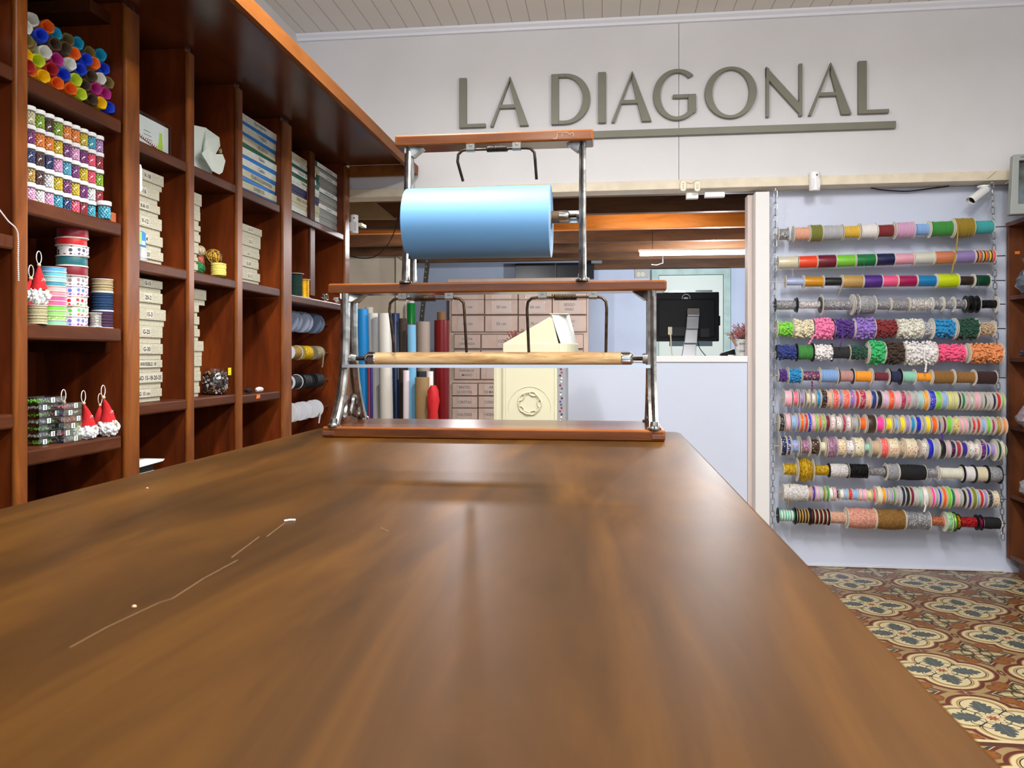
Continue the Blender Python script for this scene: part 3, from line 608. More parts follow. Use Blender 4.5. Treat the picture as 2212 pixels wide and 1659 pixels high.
# ================================================================== WHITE COUNTER, TOWER, MONITOR, PLANTS
def counter():
    t = thing('service_counter', (.1, 5.1, 0), 'white service counter closing the opening beneath the sign', 'counter')
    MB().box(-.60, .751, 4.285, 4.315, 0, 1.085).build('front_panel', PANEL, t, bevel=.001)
    MB().box(-.60, .744, 4.316, 5.98, 1.085, 1.105).box(-.60, .751, 4.275, 4.56, 1.085, 1.118).build('countertop', M('white_counter_top', (232, 232, 232), .35), t, bevel=.002)
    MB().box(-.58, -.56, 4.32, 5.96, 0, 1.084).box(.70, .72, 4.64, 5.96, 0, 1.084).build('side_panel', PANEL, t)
counter()
def tower():
    t = thing('display_tower', (-.33, 3.62, 0), 'tall cream plastic display tower with moulded chain ring behind the stand', 'display stand', rz=0)
    CT = M('cream_plastic_tower', (212, 208, 180), .4, spec=.3); CW = M('milky_window', (222, 224, 220), .3)
    y0 = 3.5; y1 = 3.76
    MB().box(-.464, -.215, y0, y1, .0, 1.08).box(-.505, -.462, y0+.012, y1, .0, 1.08).build('cabinet', CT, t, bevel=.004)
    mb = MB()
    for x in (-.492, -.458, -.447, -.226): mb.box(x-.0012, x+.0012, y0-.0025 if x > -.465 else y0+.0095, y0+.004 if x > -.465 else y0+.016, .05, 1.078)
    mb.build('moulded_rib', M('cream_rib', (206, 202, 176), .4), t)  # ribs in a slightly darker cream than the cabinet
    h = MB(); z = lambda py: HC+(HZ-py)/F_PX*3.5
    P = lambda px, py: (PY(px, py, y0)[0], PY(px, py, y0)[2])
    base = [P(1087, 769), P(1087, 747), P(1207, 743), P(1207, 769)]
    h.box(P(1087, 0)[0], P(1209, 0)[0], y0-.012, y1+.01, 1.08, P(0, 744)[1]).prism([P(1087, 742), P(1207, 745), P(1193, 687), P(1187, 684.5)], y0, y1)
    # rounded lower lip on the right
    n = 8; xr = P(1247, 0)[0]; xl = P(1209, 0)[0]; ym = (y0+y1)/2; hy = (y1-y0)/2+.01
    poly = [(xl, ym-hy)]+[(xl+(xr-xl)*math.cos(q), ym+hy*math.sin(q)) for q in [-PI/2+PI*i/14 for i in range(15)]]+[(xl, ym+hy)]
    h.prism(poly, 1.08, P(0, 744)[1], 'XY')
    h.build('hood', CT, t, bevel=.003)
    # milky window bulging to the right
    wb = MB(); zb = P(0, 744)[1]; za = P(0, 686)[1]; rows = []
    for zz_, xL, xR in ((zb, P(1211, 0)[0], P(1243, 0)[0]), (zb+.06, P(1201, 0)[0], P(1237, 0)[0]), (za, P(1191, 0)[0], P(1227, 0)[0])):
        rows.append([(xL, ym-hy*.9)]+[(xL+(xR-xL)*math.cos(q)**.6 if math.cos(q) > 0 else xL, ym+hy*.9*math.sin(q)) for q in [-PI/2+PI*i/12 for i in range(1, 12)]]+[(xL, ym+hy*.9)])
    vs = [(p[0], p[1], zz_) for r, zz_ in zip(rows, (zb, zb+.06, za)) for p in r]; n = 13
    fs = [(i*n+k, i*n+(k+1) % n, (i+1)*n+(k+1) % n, (i+1)*n+k) for i in range(2) for k in range(n)]+[tuple(reversed(range(n))), tuple(range(2*n, 3*n))]
    wb.add(vs, fs).build('light_window', CW, t, smooth=.5)
    MB().box(P(1187, 0)[0], P(1228, 0)[0], y0-.0005, y1, za-.001, za+.0035).build('hood_rim', CT, t, bevel=.003)
    # chain ring
    cx, _, cz = PY(1144, 871, y0-.004); R = .0445; mb = MB(); nl = 10
    for i in range(nl):
        a = 2*PI*i/nl; c = Vector((cx+R*math.cos(a), y0-.004, cz+R*math.sin(a))); T = Vector((-math.sin(a), 0, math.cos(a))); Nn = Vector((math.cos(a), 0, math.sin(a)))
        L = .0165; Wd = .0085; W2 = (Nn if i % 2 == 0 else (Nn*.55+Vector((0, -1, 0))*.5))
        pts = [c+T*(L*math.cos(q))+W2*(Wd*math.sin(q)) for q in [2*PI*k/20 for k in range(20)]]
        mb.tube(pts, .0030, 7, closed=True)
    mb.build('chain_emblem', CT, t, smooth=True)
    mb = MB(); RR = .096; pts = [(cx+RR*math.cos(q), y0-.001, cz-.022+RR*math.sin(q)) for q in [PI*i/40*1.1-.15 for i in range(41)]]
    mb.tube(pts, .0016, 6).build('arc_ridge', CT, t, smooth=True)
    # display side with coloured pieces
    MB().box(-.2148, -.178, y0+.004, y1, 0, 1.08).build('display_side', M('grey_display_side', (150, 150, 152), .35), t)
    cols = [(130, 40, 80), (90, 80, 160), (222, 222, 226), (170, 60, 90), (70, 90, 150), (214, 214, 220), (60, 50, 90), (150, 150, 190)]
    for i in range(26):
        zc = 1.06-i*.0145
        c = cols[(i*3+i//3) % 8]
        MB().lathe([(.0045, 0), (.0045, .0024), (.003, .0030)], (-.198+.004*math.sin(i*2.3), y0+.004, zc), (0, -1, 0), 10).build('button_sample', M('btn%d' % ((i*3+i//3) % 8), c, .3), t, smooth=.5)
tower()
def monitor():
    x0, x1, y, z0, z1 = .340, .790, 5.6, 1.219, 1.566
    t = thing('computer_monitor', (.56, y, 1.105), 'black computer monitor seen from behind on a silver stand', 'monitor')
    s = MB().box(x0, x1, y, y+.03, z0, z1).box(x0+.03, x1-.03, y-.018, y, z0+.03, z1-.05).box(x1-.004, x1+.008, y-.004, y+.02, z0+.11, z0+.18).build('housing', BLACKP, t, bevel=.006)
    for q in ((x0+.10, x0+.24, z0+.04, z0+.10), (x0+.32, x0+.38, z0+.03, z0+.09)): MB().box(q[0], q[1], y-.024, y-.017, q[2], q[3]).build('port_panel', M('dark_recess', (8, 8, 9), .6), s)
    c = (PY(1482, 645, y)[0], y-.003, PY(1482, 644, y)[2])
    mb = MB().ring(c, 'Y', .029, .0262, .0016, 32); mb.text('DELL', (c[0], y-.002, c[2]), (1, 0, 0), (0, 0, 1), .011, .042, .04)
    mb.build('round_logo', M('logo_silver', (180, 182, 186), .35, .3), s)
    zt = PY(1475, 667, 5.55)[2]
    mb = MB(); a = PY(1500, 668, 5.53)[0]; 
    prof = [(0.0, zt, .040), (-.002, zt-.05, .040), (-.010, zt-.14, .040), (-.022, zt-.24, .043), (-.036, 1.1055, .048)]
    for i in range(4):
        (dx, z_a, w_a), (dx2, z_b, w_b) = prof[i], prof[i+1]
        xa, xb = a-.006+dx, a-.006+dx2
        mb.add([(xa-w_a, 5.53, z_a), (xa+w_a, 5.53, z_a), (xa+w_a, 5.555, z_a), (xa-w_a, 5.555, z_a), (xb-w_b, 5.50, z_b), (xb+w_b, 5.50, z_b), (xb+w_b, 5.54, z_b), (xb-w_b, 5.54, z_b)],
               [(0, 3, 2, 1), (4, 5, 6, 7), (0, 1, 5, 4), (1, 2, 6, 5), (2, 3, 7, 6), (3, 0, 4, 7)])
    mb.build('stand_leg', M('silver_stand', (176, 178, 182), .3, .7), t, bevel=.003)
    MB().box(a-.15, a+.11, 5.42, 5.68, 1.1055, 1.113).build('stand_base', M('silver_stand', (176, 178, 182)), t, bevel=.003)
    MB().box(a-.035, a+.03, 5.54, 5.6, zt-.09, zt-.02).build('hinge', BLACKP, t)
    p = PY(1448, 712, 5.55); q = PY(1452, 766, 5.5)
    cw = M('cream_cable', (216, 206, 180), .5)
    pc = MB().tube(smoothpts([(p[0], 5.575, p[2]), (p[0]+.004, 5.55, p[2]-.06), (q[0], 5.53, q[2]), (q[0]+.02, 5.52, 1.109)], 6), .0045, 8).build('power_cable', cw, t, smooth=True)
    MB().box(p[0]-.014, p[0]+.014, 5.56, 5.582, p[2]-.035, p[2]+.02).build('plug', cw, pc, bevel=.004)
    p = PY(1508, 733, 5.55)
    MB().tube(smoothpts([(p[0], 5.58, p[2]), (p[0]+.01, 5.55, p[2]-.06), (p[0]+.06, 5.55, 1.108)], 6), .003, 8).build('black_cable', BLACKP, t, smooth=True)
monitor()
def heather(t, c, R, n, sd):
    rnd = random.Random(sd); st = MB(); fl = MB()
    for i in range(n):
        a = rnd.uniform(0, 2*PI); e = rnd.uniform(.15, 1.45); L = R*rnd.uniform(.75, 1.1)
        d = Vector((math.cos(a)*math.cos(e), math.sin(a)*math.cos(e), math.sin(e)))
        tip = Vector(c)+d*L; st.tube([c, Vector(c)+d*L*.5+Vector((0, 0, .004)), tip], .0008, 4)
        for k in range(9):
            q = Vector(c)+d*L*(.45+.6*k/9); fl.ball(q+Vector((rnd.uniform(-1, 1), rnd.uniform(-1, 1), rnd.uniform(-1, 1)))*.0045, rnd.uniform(.0022, .004), 5, 4)
    st.build('stem', M('heather_stem', (96, 104, 70), .7), t)
    fl.build('blossom', M('heather_pink', (196, 92, 108), .8, rgb2=(150, 104, 92), vscale=60), t)
def pot():
    b = PY(1606, 767, 4.42); zb = 1.1185; x, y = b[0], 4.42
    t = thing('flower_pot', (x, y, zb), 'whitewashed bucket of pink heather at the counter end by the post', 'potted plant', 'pots of pink heather')
    MB().lathe([(.040, 0), (.041, .002), (.052, .082), (.055, .084), (.055, .090), (.050, .090), (.046, .08), (.03, .078)], (x, y, zb), 'Z', 28).build('bucket', M('whitewashed_tin', (214, 214, 212), .6, rgb2=(170, 170, 170), vscale=30), t, smooth=.6)
    mb = MB()
    for i, s in enumerate(('FLOWERS', '- & -', 'GARDEN')):
        zc = zb+.066-.020*i; r = .0422+.0122*(zc-zb)/.082+.0012
        vs, fs, W, H = text2d(s, .01); k = .0105/H; k = min(k, .06/W) if i != 1 else .008/H
        mb.add([(x-.012+ (r*math.sin(u*k/r)), y-r*math.cos(u*k/r)+.0, zc+v*k) for u, v in vs], fs)
    mb.v = [(a+.012, b_-.0008, c) for a, b_, c in mb.v]
    mb.build('lettering', M('grey_print', (90, 90, 92), .7), t)
    for s in (-1, 1):
        MB().tube(smoothpts([(x+s*.044, y-.03, zb+.055), (x+s*.058, y-.02, zb+.08), (x+s*.072, y-.012, zb+.112), (x+s*.060, y+.0, zb+.120), (x+s*.050, y+.01, zb+.09)], 5), .0052, 8).build('rope_handle', M('jute_rope', (150, 112, 80), .9, bump=.6), t, smooth=True)
    heather(t, (x, y, zb+.075), .105, 70, 3)
    x, y = PY(1118, 740, 4.42)[0], 4.42
    t = thing('flower_pot', (x, y, zb), 'pot of pink heather half hidden behind the cream display tower', 'potted plant', 'pots of pink heather')
    MB().lathe([(.040, 0), (.041, .002), (.048, .045), (.050, .05), (.046, .05), (.03, .045)], (x, y, zb), 'Z', 24).build('bucket', _m['whitewashed_tin'], t, smooth=.6)
    heather(t, (x, y, zb+.04), .105, 70, 5)
    p = PY(1572, 760, 4.47)
    t = thing('desk_gadget', (p[0]+.03, 4.50, zb), 'low black rounded gadget lying on the counter behind the white bucket', 'desk gadget')
    MB().prism([(p[0]-.035+.001*0, zb), (p[0]+.11, zb), (p[0]+.12, zb+.03), (p[0]+.09, zb+.042), (p[0]+.03, zb+.036), (p[0]-.03, zb+.016), (p[0]-.04, zb+.006)], 4.48, 4.52).build('body', BLACKP, t, bevel=.004)
    MB().box(p[0]+.0, p[0]+.05, 4.462, 4.478, zb, zb+.006).build('silver_strip', STEEL, t, bevel=.001)
pot()

# ================================================================== DRAWER CABINET
def cabinet():
    Y = 8.0; t = thing('drawer_cabinet', (-.95, Y+.25, 0), 'dusty pink cabinet of many small labelled drawers in the rear room', 'cabinet')
    PK = M('dusty_pink_paint', (206, 180, 164), .55, var=.06, vscale=9); PKD = M('pink_gap', (110, 92, 84), .8)
    def q(zx, zy): px, py = 960+zx/5.026, 590+zy/5.026; p = PY(px, py, Y); return p[0], p[2]
    xl, zt = q(52, 110); xr = q(1560, 110)[0]
    MB().box(xl, xr, Y+.01, Y+.45, 0, zt).build('carcass', PK, t)
    a, zb_ = q(40, 82); b, zt2 = q(1575, 60)
    MB().box(a, b, Y-.02, Y+.47, zb_-.02, zt2+.012).build('top_board', PK, t, bevel=.004)
    W = M('label_plate', (200, 180, 168), .4); SC = M('screw_head', (200, 190, 180), .3, .8)
    D = []
    def row(y0, y1, xs): D.extend((x0, x1, y0, y1, s) for x0, x1, s in xs)
    row(168, 285, [(80, 430, ''), (445, 795, ''), (808, 1165, ''), (1175, 1540, '')])
    row(292, 445, [(80, 430, '35 cm'), (445, 795, '50 cm'), (808, 1165, '65 cm'), (1175, 1540, 'SESGO|FINO')])
    row(465, 635, [(80, 430, '40 cm'), (445, 795, '55 cm'), (808, 1165, '70 cm'), (1175, 1540, 'SESGO|FINO')])
    row(668, 815, [(110, 390, 'CINTA|ORGANZA'), (408, 1000, 'CORDONES'), (1010, 1108, ''), (1120, 1505, 'BOTONES')])
    row(838, 990, [(110, 390, ''), (402, 700, ''), (712, 1000, ''), (1010, 1505, '')])
    row(1010, 1152, [(112, 385, 'PAÑUELOS|MANO'), (400, 690, ''), (705, 1500, '')])
    row(1200, 1328, [(90, 358, 'BRETEL|DE SOUTIEN'), (373, 680, 'ARO|DE MADERA'), (695, 1500, '')])
    row(1338, 1462, [(90, 358, 'CINTAS'), (373, 680, 'CORDONES'), (695, 1500, '')])
    row(1468, 1600, [(88, 358, 'GALONES'), (373, 680, 'HEBILLAS'), (695, 1500, '')])
    row(1620, 1740, [(88, 358, ''), (373, 680, ''), (695, 1500, '')])
    mbg = MB()
    for x0, x1, y0, y1, s in D:
        ax, az1 = q(x0, y0); bx, az0 = q(x1, y1)
        mbg.box(ax-.006, bx+.006, Y+.006, Y+.0102, az0-.006, az1+.010)
        d = MB().box(ax, bx, Y-.012, Y+.006, az0, az1).build('drawer', PK, t, bevel=.002)
        cx, cz = (ax+bx)/2, (az0+az1)/2; lw, lh = min(.24, (bx-ax)*.62), (az1-az0)*.80
        if s or (bx-ax) < .5:
            p = MB().box(cx-lw/2, cx+lw/2, Y-.0145, Y-.012, cz-lh/2, cz+lh/2).build('label_holder', W, d)
            mb = MB()
            for sx in (-1, 1):
                for sz in (-1, 1): mb.lathe([(.0045, 0), (.003, .003)], (cx+sx*lw*.44, Y-.0145, cz+sz*lh*.40), (0, -1, 0), 8)
            mb.build('screw_head', SC, d)
            if s:
                mb = MB()
                ls = s.split('|')
                for i, r in enumerate(ls):
                    h = .030 if len(ls) == 1 else .027
                    mb.text(r, (cx, Y-.0152, cz+(.0 if len(ls) == 1 else (.024-.048*i))), (1, 0, 0), (0, 0, 1), h, lw*.95, .01)
                mb.build('lettering', GRAYINK, d)
    mbg.build('drawer_recess', PKD, t)
cabinet()

# ================================================================== ROLLS OF VINYL AND CLOTH
def roll(px0, px1, ytop, Y, rgb, label, name='material_roll', core=None, lean=0, rough=.4, px0b=None, px1b=None, kind='roll of material', bump=.05, grp='rolls of material standing in the rear room'):
    x0, _, zt = PY(px0, ytop, Y); x1 = PY(px1, ytop, Y)[0]; r = (x1-x0)/2; cx = (x0+x1)/2
    dx = 0
    if px0b is not None: dx = ((PY(px0b, 900, Y)[0]+PY(px1b, 900, Y)[0])/2-cx)*(zt/(zt-PY(0, 900, Y)[2]))
    m = M('roll_'+label.replace(' ', '_')[:30], rgb, rough, bump=bump, bscale=12)
    mb = MB(); n = 24
    A = Vector((cx+dx, Y, 0.0)); B = Vector((cx, Y, zt))
    ax = (B-A); L = ax.length
    t = thing(name, (cx+dx, Y, 0), label, kind, grp)
    mb.lathe([(r*.98, .0), (r, .01), (r, L-.003), (r*.96, L), (r*.35, L)], A, tuple(ax), n).build('rolled_sheet', m, t, smooth=.6)
    if core:
        MB().lathe([(r*core[1], 0), (r*core[1], core[2]), (r*core[1]*.8, core[2]), (r*core[1]*.8, core[2]-.02)], B-ax.normalized()*.001, tuple(ax), 18).build('core_tube', M('core_%s' % (core[0],), core[0], .6), t, smooth=.6)
roll(770, 795, 668, 7.0, (10, 140, 214), 'bright blue roll of vinyl, leftmost of the standing rolls', px0b=776, px1b=796)
roll(789, 806, 664, 7.35, (226, 216, 196), 'narrow cream tube peeking up behind the bright blue roll')
roll(793, 818, 677, 7.12, (232, 228, 218), 'white roll directly right of the bright blue one', px0b=800, px1b=822)
roll(803, 827, 677, 7.26, (10, 104, 66), 'leaning green roll between two white rolls', px0b=816, px1b=836)
roll(817, 845, 677, 7.0, (228, 226, 216), 'white roll standing between the green and navy rolls', px0b=824, px1b=846)
roll(843, 863, 677, 7.2, (20, 44, 84), 'navy blue roll next to the white roll', px0b=846, px1b=866)
roll(862, 878, 688, 7.12, (58, 44, 36), 'dark brown roll standing right of the navy roll', rough=.8, px0b=862, px1b=880)
roll(874, 893, 700, 7.22, (92, 70, 60), 'brown suede roll behind the light blue cloth', rough=.8)
roll(879, 897, 655, 7.45, (10, 120, 50), 'shiny emerald green satin roll on a tall tube', rough=.22, core=((220, 210, 196), .8, .02), px0b=879, px1b=897)
roll(900, 929, 695, 7.3, (160, 144, 130), 'pale taupe roll right of the green satin roll', rough=.5)
roll(938, 970, 692, 7.42, (112, 10, 14), 'shiny dark red satin roll beside the pink cabinet', rough=.25, core=((120, 84, 46), .62, .08))
roll(897, 921, 802, 7.1, (24, 26, 30), 'short black roll standing behind the brown burlap', rough=.5)
roll(922, 936, 802, 7.0, (226, 220, 212), 'short white roll beside the burlap roll', rough=.5)
roll(880, 898, 702, 7.0, (112, 172, 206), 'light blue textured cloth roll in front of brown suede', rough=.8, px0b=884, px1b=898, bump=.6)
roll(871, 884, 800, 6.95, (226, 214, 220), 'pale pink cloth roll left of the light blue cloth', rough=.7)
roll(897, 927, 815, 6.9, (150, 124, 84), 'rough brown burlap roll in front of the short black roll', rough=.9, bump=.7)
def redcloth():
    x0 = PY(927, 850, 6.85)[0]; x1 = PY(947, 850, 6.85)[0]; zt = PY(930, 832, 6.85)[2]; mb = MB()
    mb.lathe([(.05, 0), (.052, .3), (.05, .5), (.044, .62), (.052, .72), (.045, zt-.05), (.02, zt)], ((x0+x1)/2, 6.82, 0), 'Z', 22)
    rnd = random.Random(2); mb.v = [(x+.008*math.sin(z*40+y*90), y+.006*math.sin(z*33+x*80), z) for x, y, z in mb.v]
    tag(mb.build('draped_cloth', M('red_cloth', (196, 20, 26), .7, bump=.6, bscale=30), smooth=True), 'crumpled bright red cloth standing by the dark red roll', 'cloth')
redcloth()
for a, b, c in ((797, 800, (200, 40, 50)), (800, 804, (40, 30, 110))):
    roll(a-2, b+1, 760, 6.93, c, ('thin red' if c[0] > 100 else 'thin purple')+' rolled sheet between bright blue and white rolls', rough=.5, px0b=a-1, px1b=b+2)

# ================================================================== LEFT SHELVING UNIT
XS = -1.405; XB = -1.697
def shelving():
    t = thing('shelving_unit', (-1.56, 2.6, 0), 'tall reddish brown wooden shelving along the left wall under the cornice', 'shelving')
    zs = 2.166
    # back board and soffit
    MB().box(XB-.015, XB, -.6, 4.19, 0, zs).build('back_panel', W_SH, t)
    MB().box(XB-.015, -1.086, -.6, 4.165, zs, zs+.02).build('soffit', W_SO, t)
    mb = MB().prism([(-1.086, 2.150), (-1.074, 2.138), (-1.060, 2.135), (-1.056, 2.120), (-1.040, 2.107), (-1.020, 2.107), (-1.018, 2.156), (-1.024, 2.162), (-1.060, 2.186), (-1.086, 2.186)], -.6, 4.185)
    mb.build('cornice', W_CO, t, smooth=.6)
    MB().box(XS+.002, -1.045, 4.165, 4.187, 2.105, zs).build('cornice_return', W_CO, t, bevel=.002)
    # uprights: board behind and rounded edge strip in front
    ups = [(-.15, -.08), (.80, .87), (1.718, 1.760), (2.152, 2.223), (2.499, 2.541), (2.851, 2.901), (3.283, 3.382), (4.104, 4.182)]
    for a, b in ups:
        z1 = zs-.001
        o = MB().box(XB, XS-.014, a+.004, b-.004, 0, z1).build('upright', W_SH, t)
        MB().box(XS-.014, XS, a, b, 0, z1-.01).build('edge_strip', W_ED, o, bevel=.005)
    a, b = 3.647, 3.712
    for z0, z1 in ((1.411, 1.752), (1.781, zs-.05)):
        o = MB().box(XB, XS-.03, a, b, z0, z1).build('upright', W_SH, t)
        MB().box(XS-.03, XS-.018, a, b, z0, z1).build('edge_strip', W_SF, o, bevel=.004)
    def shelf(y0, y1, zt, th=.034, x=XS-.004, mat=W_SF): MB().box(XB, x, y0, y1, zt-th, zt).build('shelf', mat, t, bevel=.006)
    for zt in (1.809, 1.507, 1.199, .887, .55): shelf(1.757, 2.135, zt, .040, XS-.002)
    for y0, y1 in ((2.22, 2.502), (2.538, 2.853)):
        for zt in (1.777, 1.411, .972, .55): shelf(y0, y1, zt, .036)
    for zt in (1.777, 1.411, .966, .55): shelf(2.898, 3.262, zt, .036)
    for zt in (1.779, 1.397): shelf(3.38, 4.104, zt, .036)
    shelf(3.38, 4.104, .6)
    for zt in (1.812, 1.408, .98): shelf(.868, 1.72, zt, .036)
    # ledger blocks and old marks
    MB().box(XS-.10, XS-.03, 2.128, 2.151, 1.474, 1.54).build('pale_block', M('raw_red_wood', (176, 92, 56), .6), t, bevel=.002)
    MB().box(XB, XS-.05, 2.128, 2.151, 1.13, 1.165).build('ledger', W_SF, t)
    MB().box(XB, XS-.05, 2.06, 2.151, 2.10, 2.135).build('ledger', W_SF, t)
    p = PX(560, 849.5, XS+.0); 
    MB().prism([(p[1]-.02, .944), (p[1]+.012, .946), (p[1]+.014, .9605), (p[1]-.016, .9605)], XS-.0035, XS-.0025, 'YZ').build('price_sticker', M('orange_sticker', (240, 120, 30), .6), t)
shelving()

XF = -1.440
def zf(px, py, x=XF): return PX(px, py, x)[2]
# ---- crepe paper rolls
def crepe():
    L = [(255,140,'white'),(215,200,'white'),(360,195,'orange'),(435,245,'cyan'),(310,260,'blue'),(240,325,'olive'),(197,300,'olive'),(345,385,'white'),(412,325,'brown'),(492,358,'brown'),(590,318,'cyan'),(524,292,'olive'),(215,405,'yellow'),(295,450,'lime'),(435,440,'magenta'),
         (570,395,'orange'),(645,440,'blue'),(755,405,'cyan'),(688,388,'olive'),(708,470,'orange'),(800,510,'blue'),(538,475,'white'),(400,512,'crimson'),(612,513,'blue'),(247,520,'orange'),(340,567,'yellow'),(495,553,'blue'),(688,563,'brown'),(765,583,'white'),(570,595,'lime'),(825,615,'olive'),
         (447,620,'orange'),(652,633,'brown'),(543,660,'orange'),(717,660,'magenta'),(790,697,'magenta'),(617,700,'lime'),(690,740,'brown'),(758,768,'yellow'),(825,800,'blue'),(205,490,'crimson')]
    CC = dict(white=(228, 228, 220), orange=(240, 120, 30), cyan=(30, 178, 216), blue=(34, 76, 210), olive=(138, 122, 70), brown=(92, 72, 52), yellow=(250, 210, 10), lime=(206, 222, 60), magenta=(190, 50, 140), crimson=(180, 40, 52))
    me = None; n = 20; order = sorted(range(len(L)), key=lambda i: (-L[i][1], L[i][0])); used = {}
    pts = [(PX(x/3.456, y/3.456, XF)) for x, y, c in L]
    rnd = random.Random(4)
    mb = MB()
    prof = [(.0135, .015), (.0135, .002), (.0165, .0), (.0185, -.006), (.0178, -.03), (.0195, -.06), (.0195, -.19), (.014, -.19), (.0135, .0)]
    mb.lathe([(.0100, -.09), (.0118, -.022), (.0140, -.004), (.0164, -.001), (.0182, -.006), (.0185, -.03), (.0192, -.06), (.0192, -.14), (.013, -.14)], (0, 0, 0), 'X', n, close=True)
    vs = []
    for (x, y, z) in mb.v:
        a = math.atan2(z, y); k = 1+.05*math.sin(5*a+x*60)+.03*math.sin(9*a)
        vs.append((x, y*k, z*k))
    mb.v = vs
    base = mb.build('crepe_paper_roll', [M('crepe_white', CC['white'], .85, bump=.5, bscale=90)], None, smooth=.8, loc=(0, 0, 0))
    me = base.data; COL.objects.unlink(base); bpy.data.objects.remove(base)
    lv = {}
    for i, (x, y, c) in enumerate(L):
        lv.setdefault(c, []).append(i)
    for i, (x, y, c) in enumerate(L):
        o = bpy.data.objects.new('crepe_paper_roll', me); COL.objects.link(o)
        o.location = (pts[i][0]+rnd.uniform(-.006, .004), pts[i][1], pts[i][2]); o.rotation_euler = (rnd.uniform(0, 6), rnd.uniform(-.06, .02), rnd.uniform(-.46, -.26))
        sl = o.material_slots[0]; sl.link = 'OBJECT'; sl.material = M('crepe_'+c, CC[c], .85, bump=.5, bscale=90)
        # nearest neighbours for the label
        d = sorted((j for j in range(len(L)) if j != i), key=lambda j: (L[j][0]-x)**2+(L[j][1]-y)**2)
        right = min((j for j in d[:8] if L[j][0] > x+25), key=lambda j: (L[j][0]-x)**2+(L[j][1]-y)**2, default=None)
        left = min((j for j in d[:8] if L[j][0] < x-25), key=lambda j: (L[j][0]-x)**2+(L[j][1]-y)**2, default=None)
        same = sorted(lv[c], key=lambda j: L[j][0]); k = same.index(i)
        if len(same) == 1: lab = 'the only %s crepe paper roll in the pile on the top shelf' % c
        else: lab = '%s %s crepe paper roll of the pile, counted from the left' % (ORD[k], c)
        if left is not None and len(same) > 1: lab = lab.replace(', counted from the left', ' from the left, beside %s %s one' % ('an' if L[left][2][0] in 'aeio' else 'a', L[left][2]))
        tag(o, lab, 'paper roll', 'crepe paper rolls piled on the top shelf')
ORD = ['first', 'second', 'third', 'fourth', 'fifth', 'sixth', 'seventh', 'eighth', 'ninth', 'tenth', 'eleventh', 'twelfth', 'thirteenth', 'fourteenth', 'fifteenth', 'sixteenth', 'seventeenth', 'eighteenth', 'nineteenth', 'twentieth']
ORD += ['twenty-'+o for o in ORD[:9]]+['thirtieth']+['thirty-'+o for o in ORD[:9]]+['fortieth']+['forty-'+o for o in ORD[:9]]
crepe()
# ---- jars of beads
def jars():
    r = .0158; h = .0478
    body = MB().lathe([(r*.99, .0005), (r, .003), (r, .036), (r*.9, .0375), (r*.88, .0375), (r*.96, .035), (r*.96, .003), (.0, .002)], (0, 0, 0), 'Z', 20).build('glass_body', CLEAR, None, smooth=.6, loc=(0, 0, 0))
    lid = MB().lathe([(r*1.02, .0365), (r*1.05, .0375), (r*1.05, h-.0015), (r*.98, h-.0004), (0, h-.0004)], (0, 0, 0), 'Z', 20).build('lid', WHITEP, None, smooth=.6, loc=(0, 0, 0))
    mb = MB(); rnd = random.Random(9); q = .0031
    for L in range(6):
        n = 10
        for k in range(n):
            a = 2*PI*(k+.5*(L % 2))/n; mb.ball(((r*.95-q)*math.cos(a), (r*.95-q)*math.sin(a),   .0050+L*.0050+rnd.uniform(-.0004, .0004)), q, 7, 5)
    mb.lathe([(r*.45, .003), (r*.45, .030)], (0, 0, 0), 'Z', 10)
    beads = mb.build('beads', M('bead_white', (236, 232, 228), .2), None, smooth=True, loc=(0, 0, 0))
    bd, ld, be = body.data, lid.data, beads.data
    for o in (body, lid, beads): bpy.data.objects.remove(o)
    BC = dict(cream=(232, 220, 180), lime=(160, 196, 30), brown=(96, 48, 40), orange=(244, 150, 40), yellow=(228, 202, 16), turquoise=(86, 186, 206), lilac=(206, 160, 206), purple=(140, 36, 128), pink=(240, 180, 214), coral=(246, 96, 128), red=(170, 22, 50), navy=(24, 54, 116), gold=(200, 164, 72), white=(222, 218, 222))
    rows = ['red pink white pink turquoise navy coral red turquoise', 'brown gold brown white yellow purple yellow purple white red', 'red navy brown navy pink turquoise purple yellow coral lime', 'brown purple orange orange yellow purple pink purple coral red', 'cream cream lime brown lime orange orange yellow turquoise lilac']
    lvn = ['bottom', 'second', 'middle', 'fourth', 'top']
    for L, row in enumerate(rows):
        cs = row.split()
        for i, c in enumerate(cs):
            y = 1.775+i*.0337; zz = 1.5075+L*.0482
            t = thing('bead_jar', (XF-.004, y, zz), '%s jar from the left of the %s row of lidded jars, %s beads' % (ORD[i].capitalize() if False else ORD[i], lvn[L], c), 'jar', 'jars of beads stacked on the second shelf', rz=i*.7)
            for nme, d, m in (('glass_body', bd, None), ('lid', ld, None), ('beads', be, M('bead_'+c, tuple(v**1.12/255**.12 for v in BC[c]), .25, 0, coat=.15))):
                o = bpy.data.objects.new(nme, d); COL.objects.link(o); o.parent = t
                if m: o.material_slots[0].link = 'OBJECT'; o.material_slots[0].material = m; o['kind'] = 'stuff'
    t = thing('bead_jar', (XF+.018, 2.076, 1.5075), 'slightly wider jar of turquoise beads standing alone at the right end front', 'jar', 'jars of beads stacked on the second shelf')
    for nme, d, m in (('glass_body', bd, None), ('lid', ld, None), ('beads', be, _m['bead_turquoise'])):
        o = bpy.data.objects.new(nme, d); COL.objects.link(o); o.parent = t; o.scale = (1.15, 1.15, 1.1)
        if m: o.material_slots[0].link = 'OBJECT'; o.material_slots[0].material = m; o['kind'] = 'stuff'
jars()
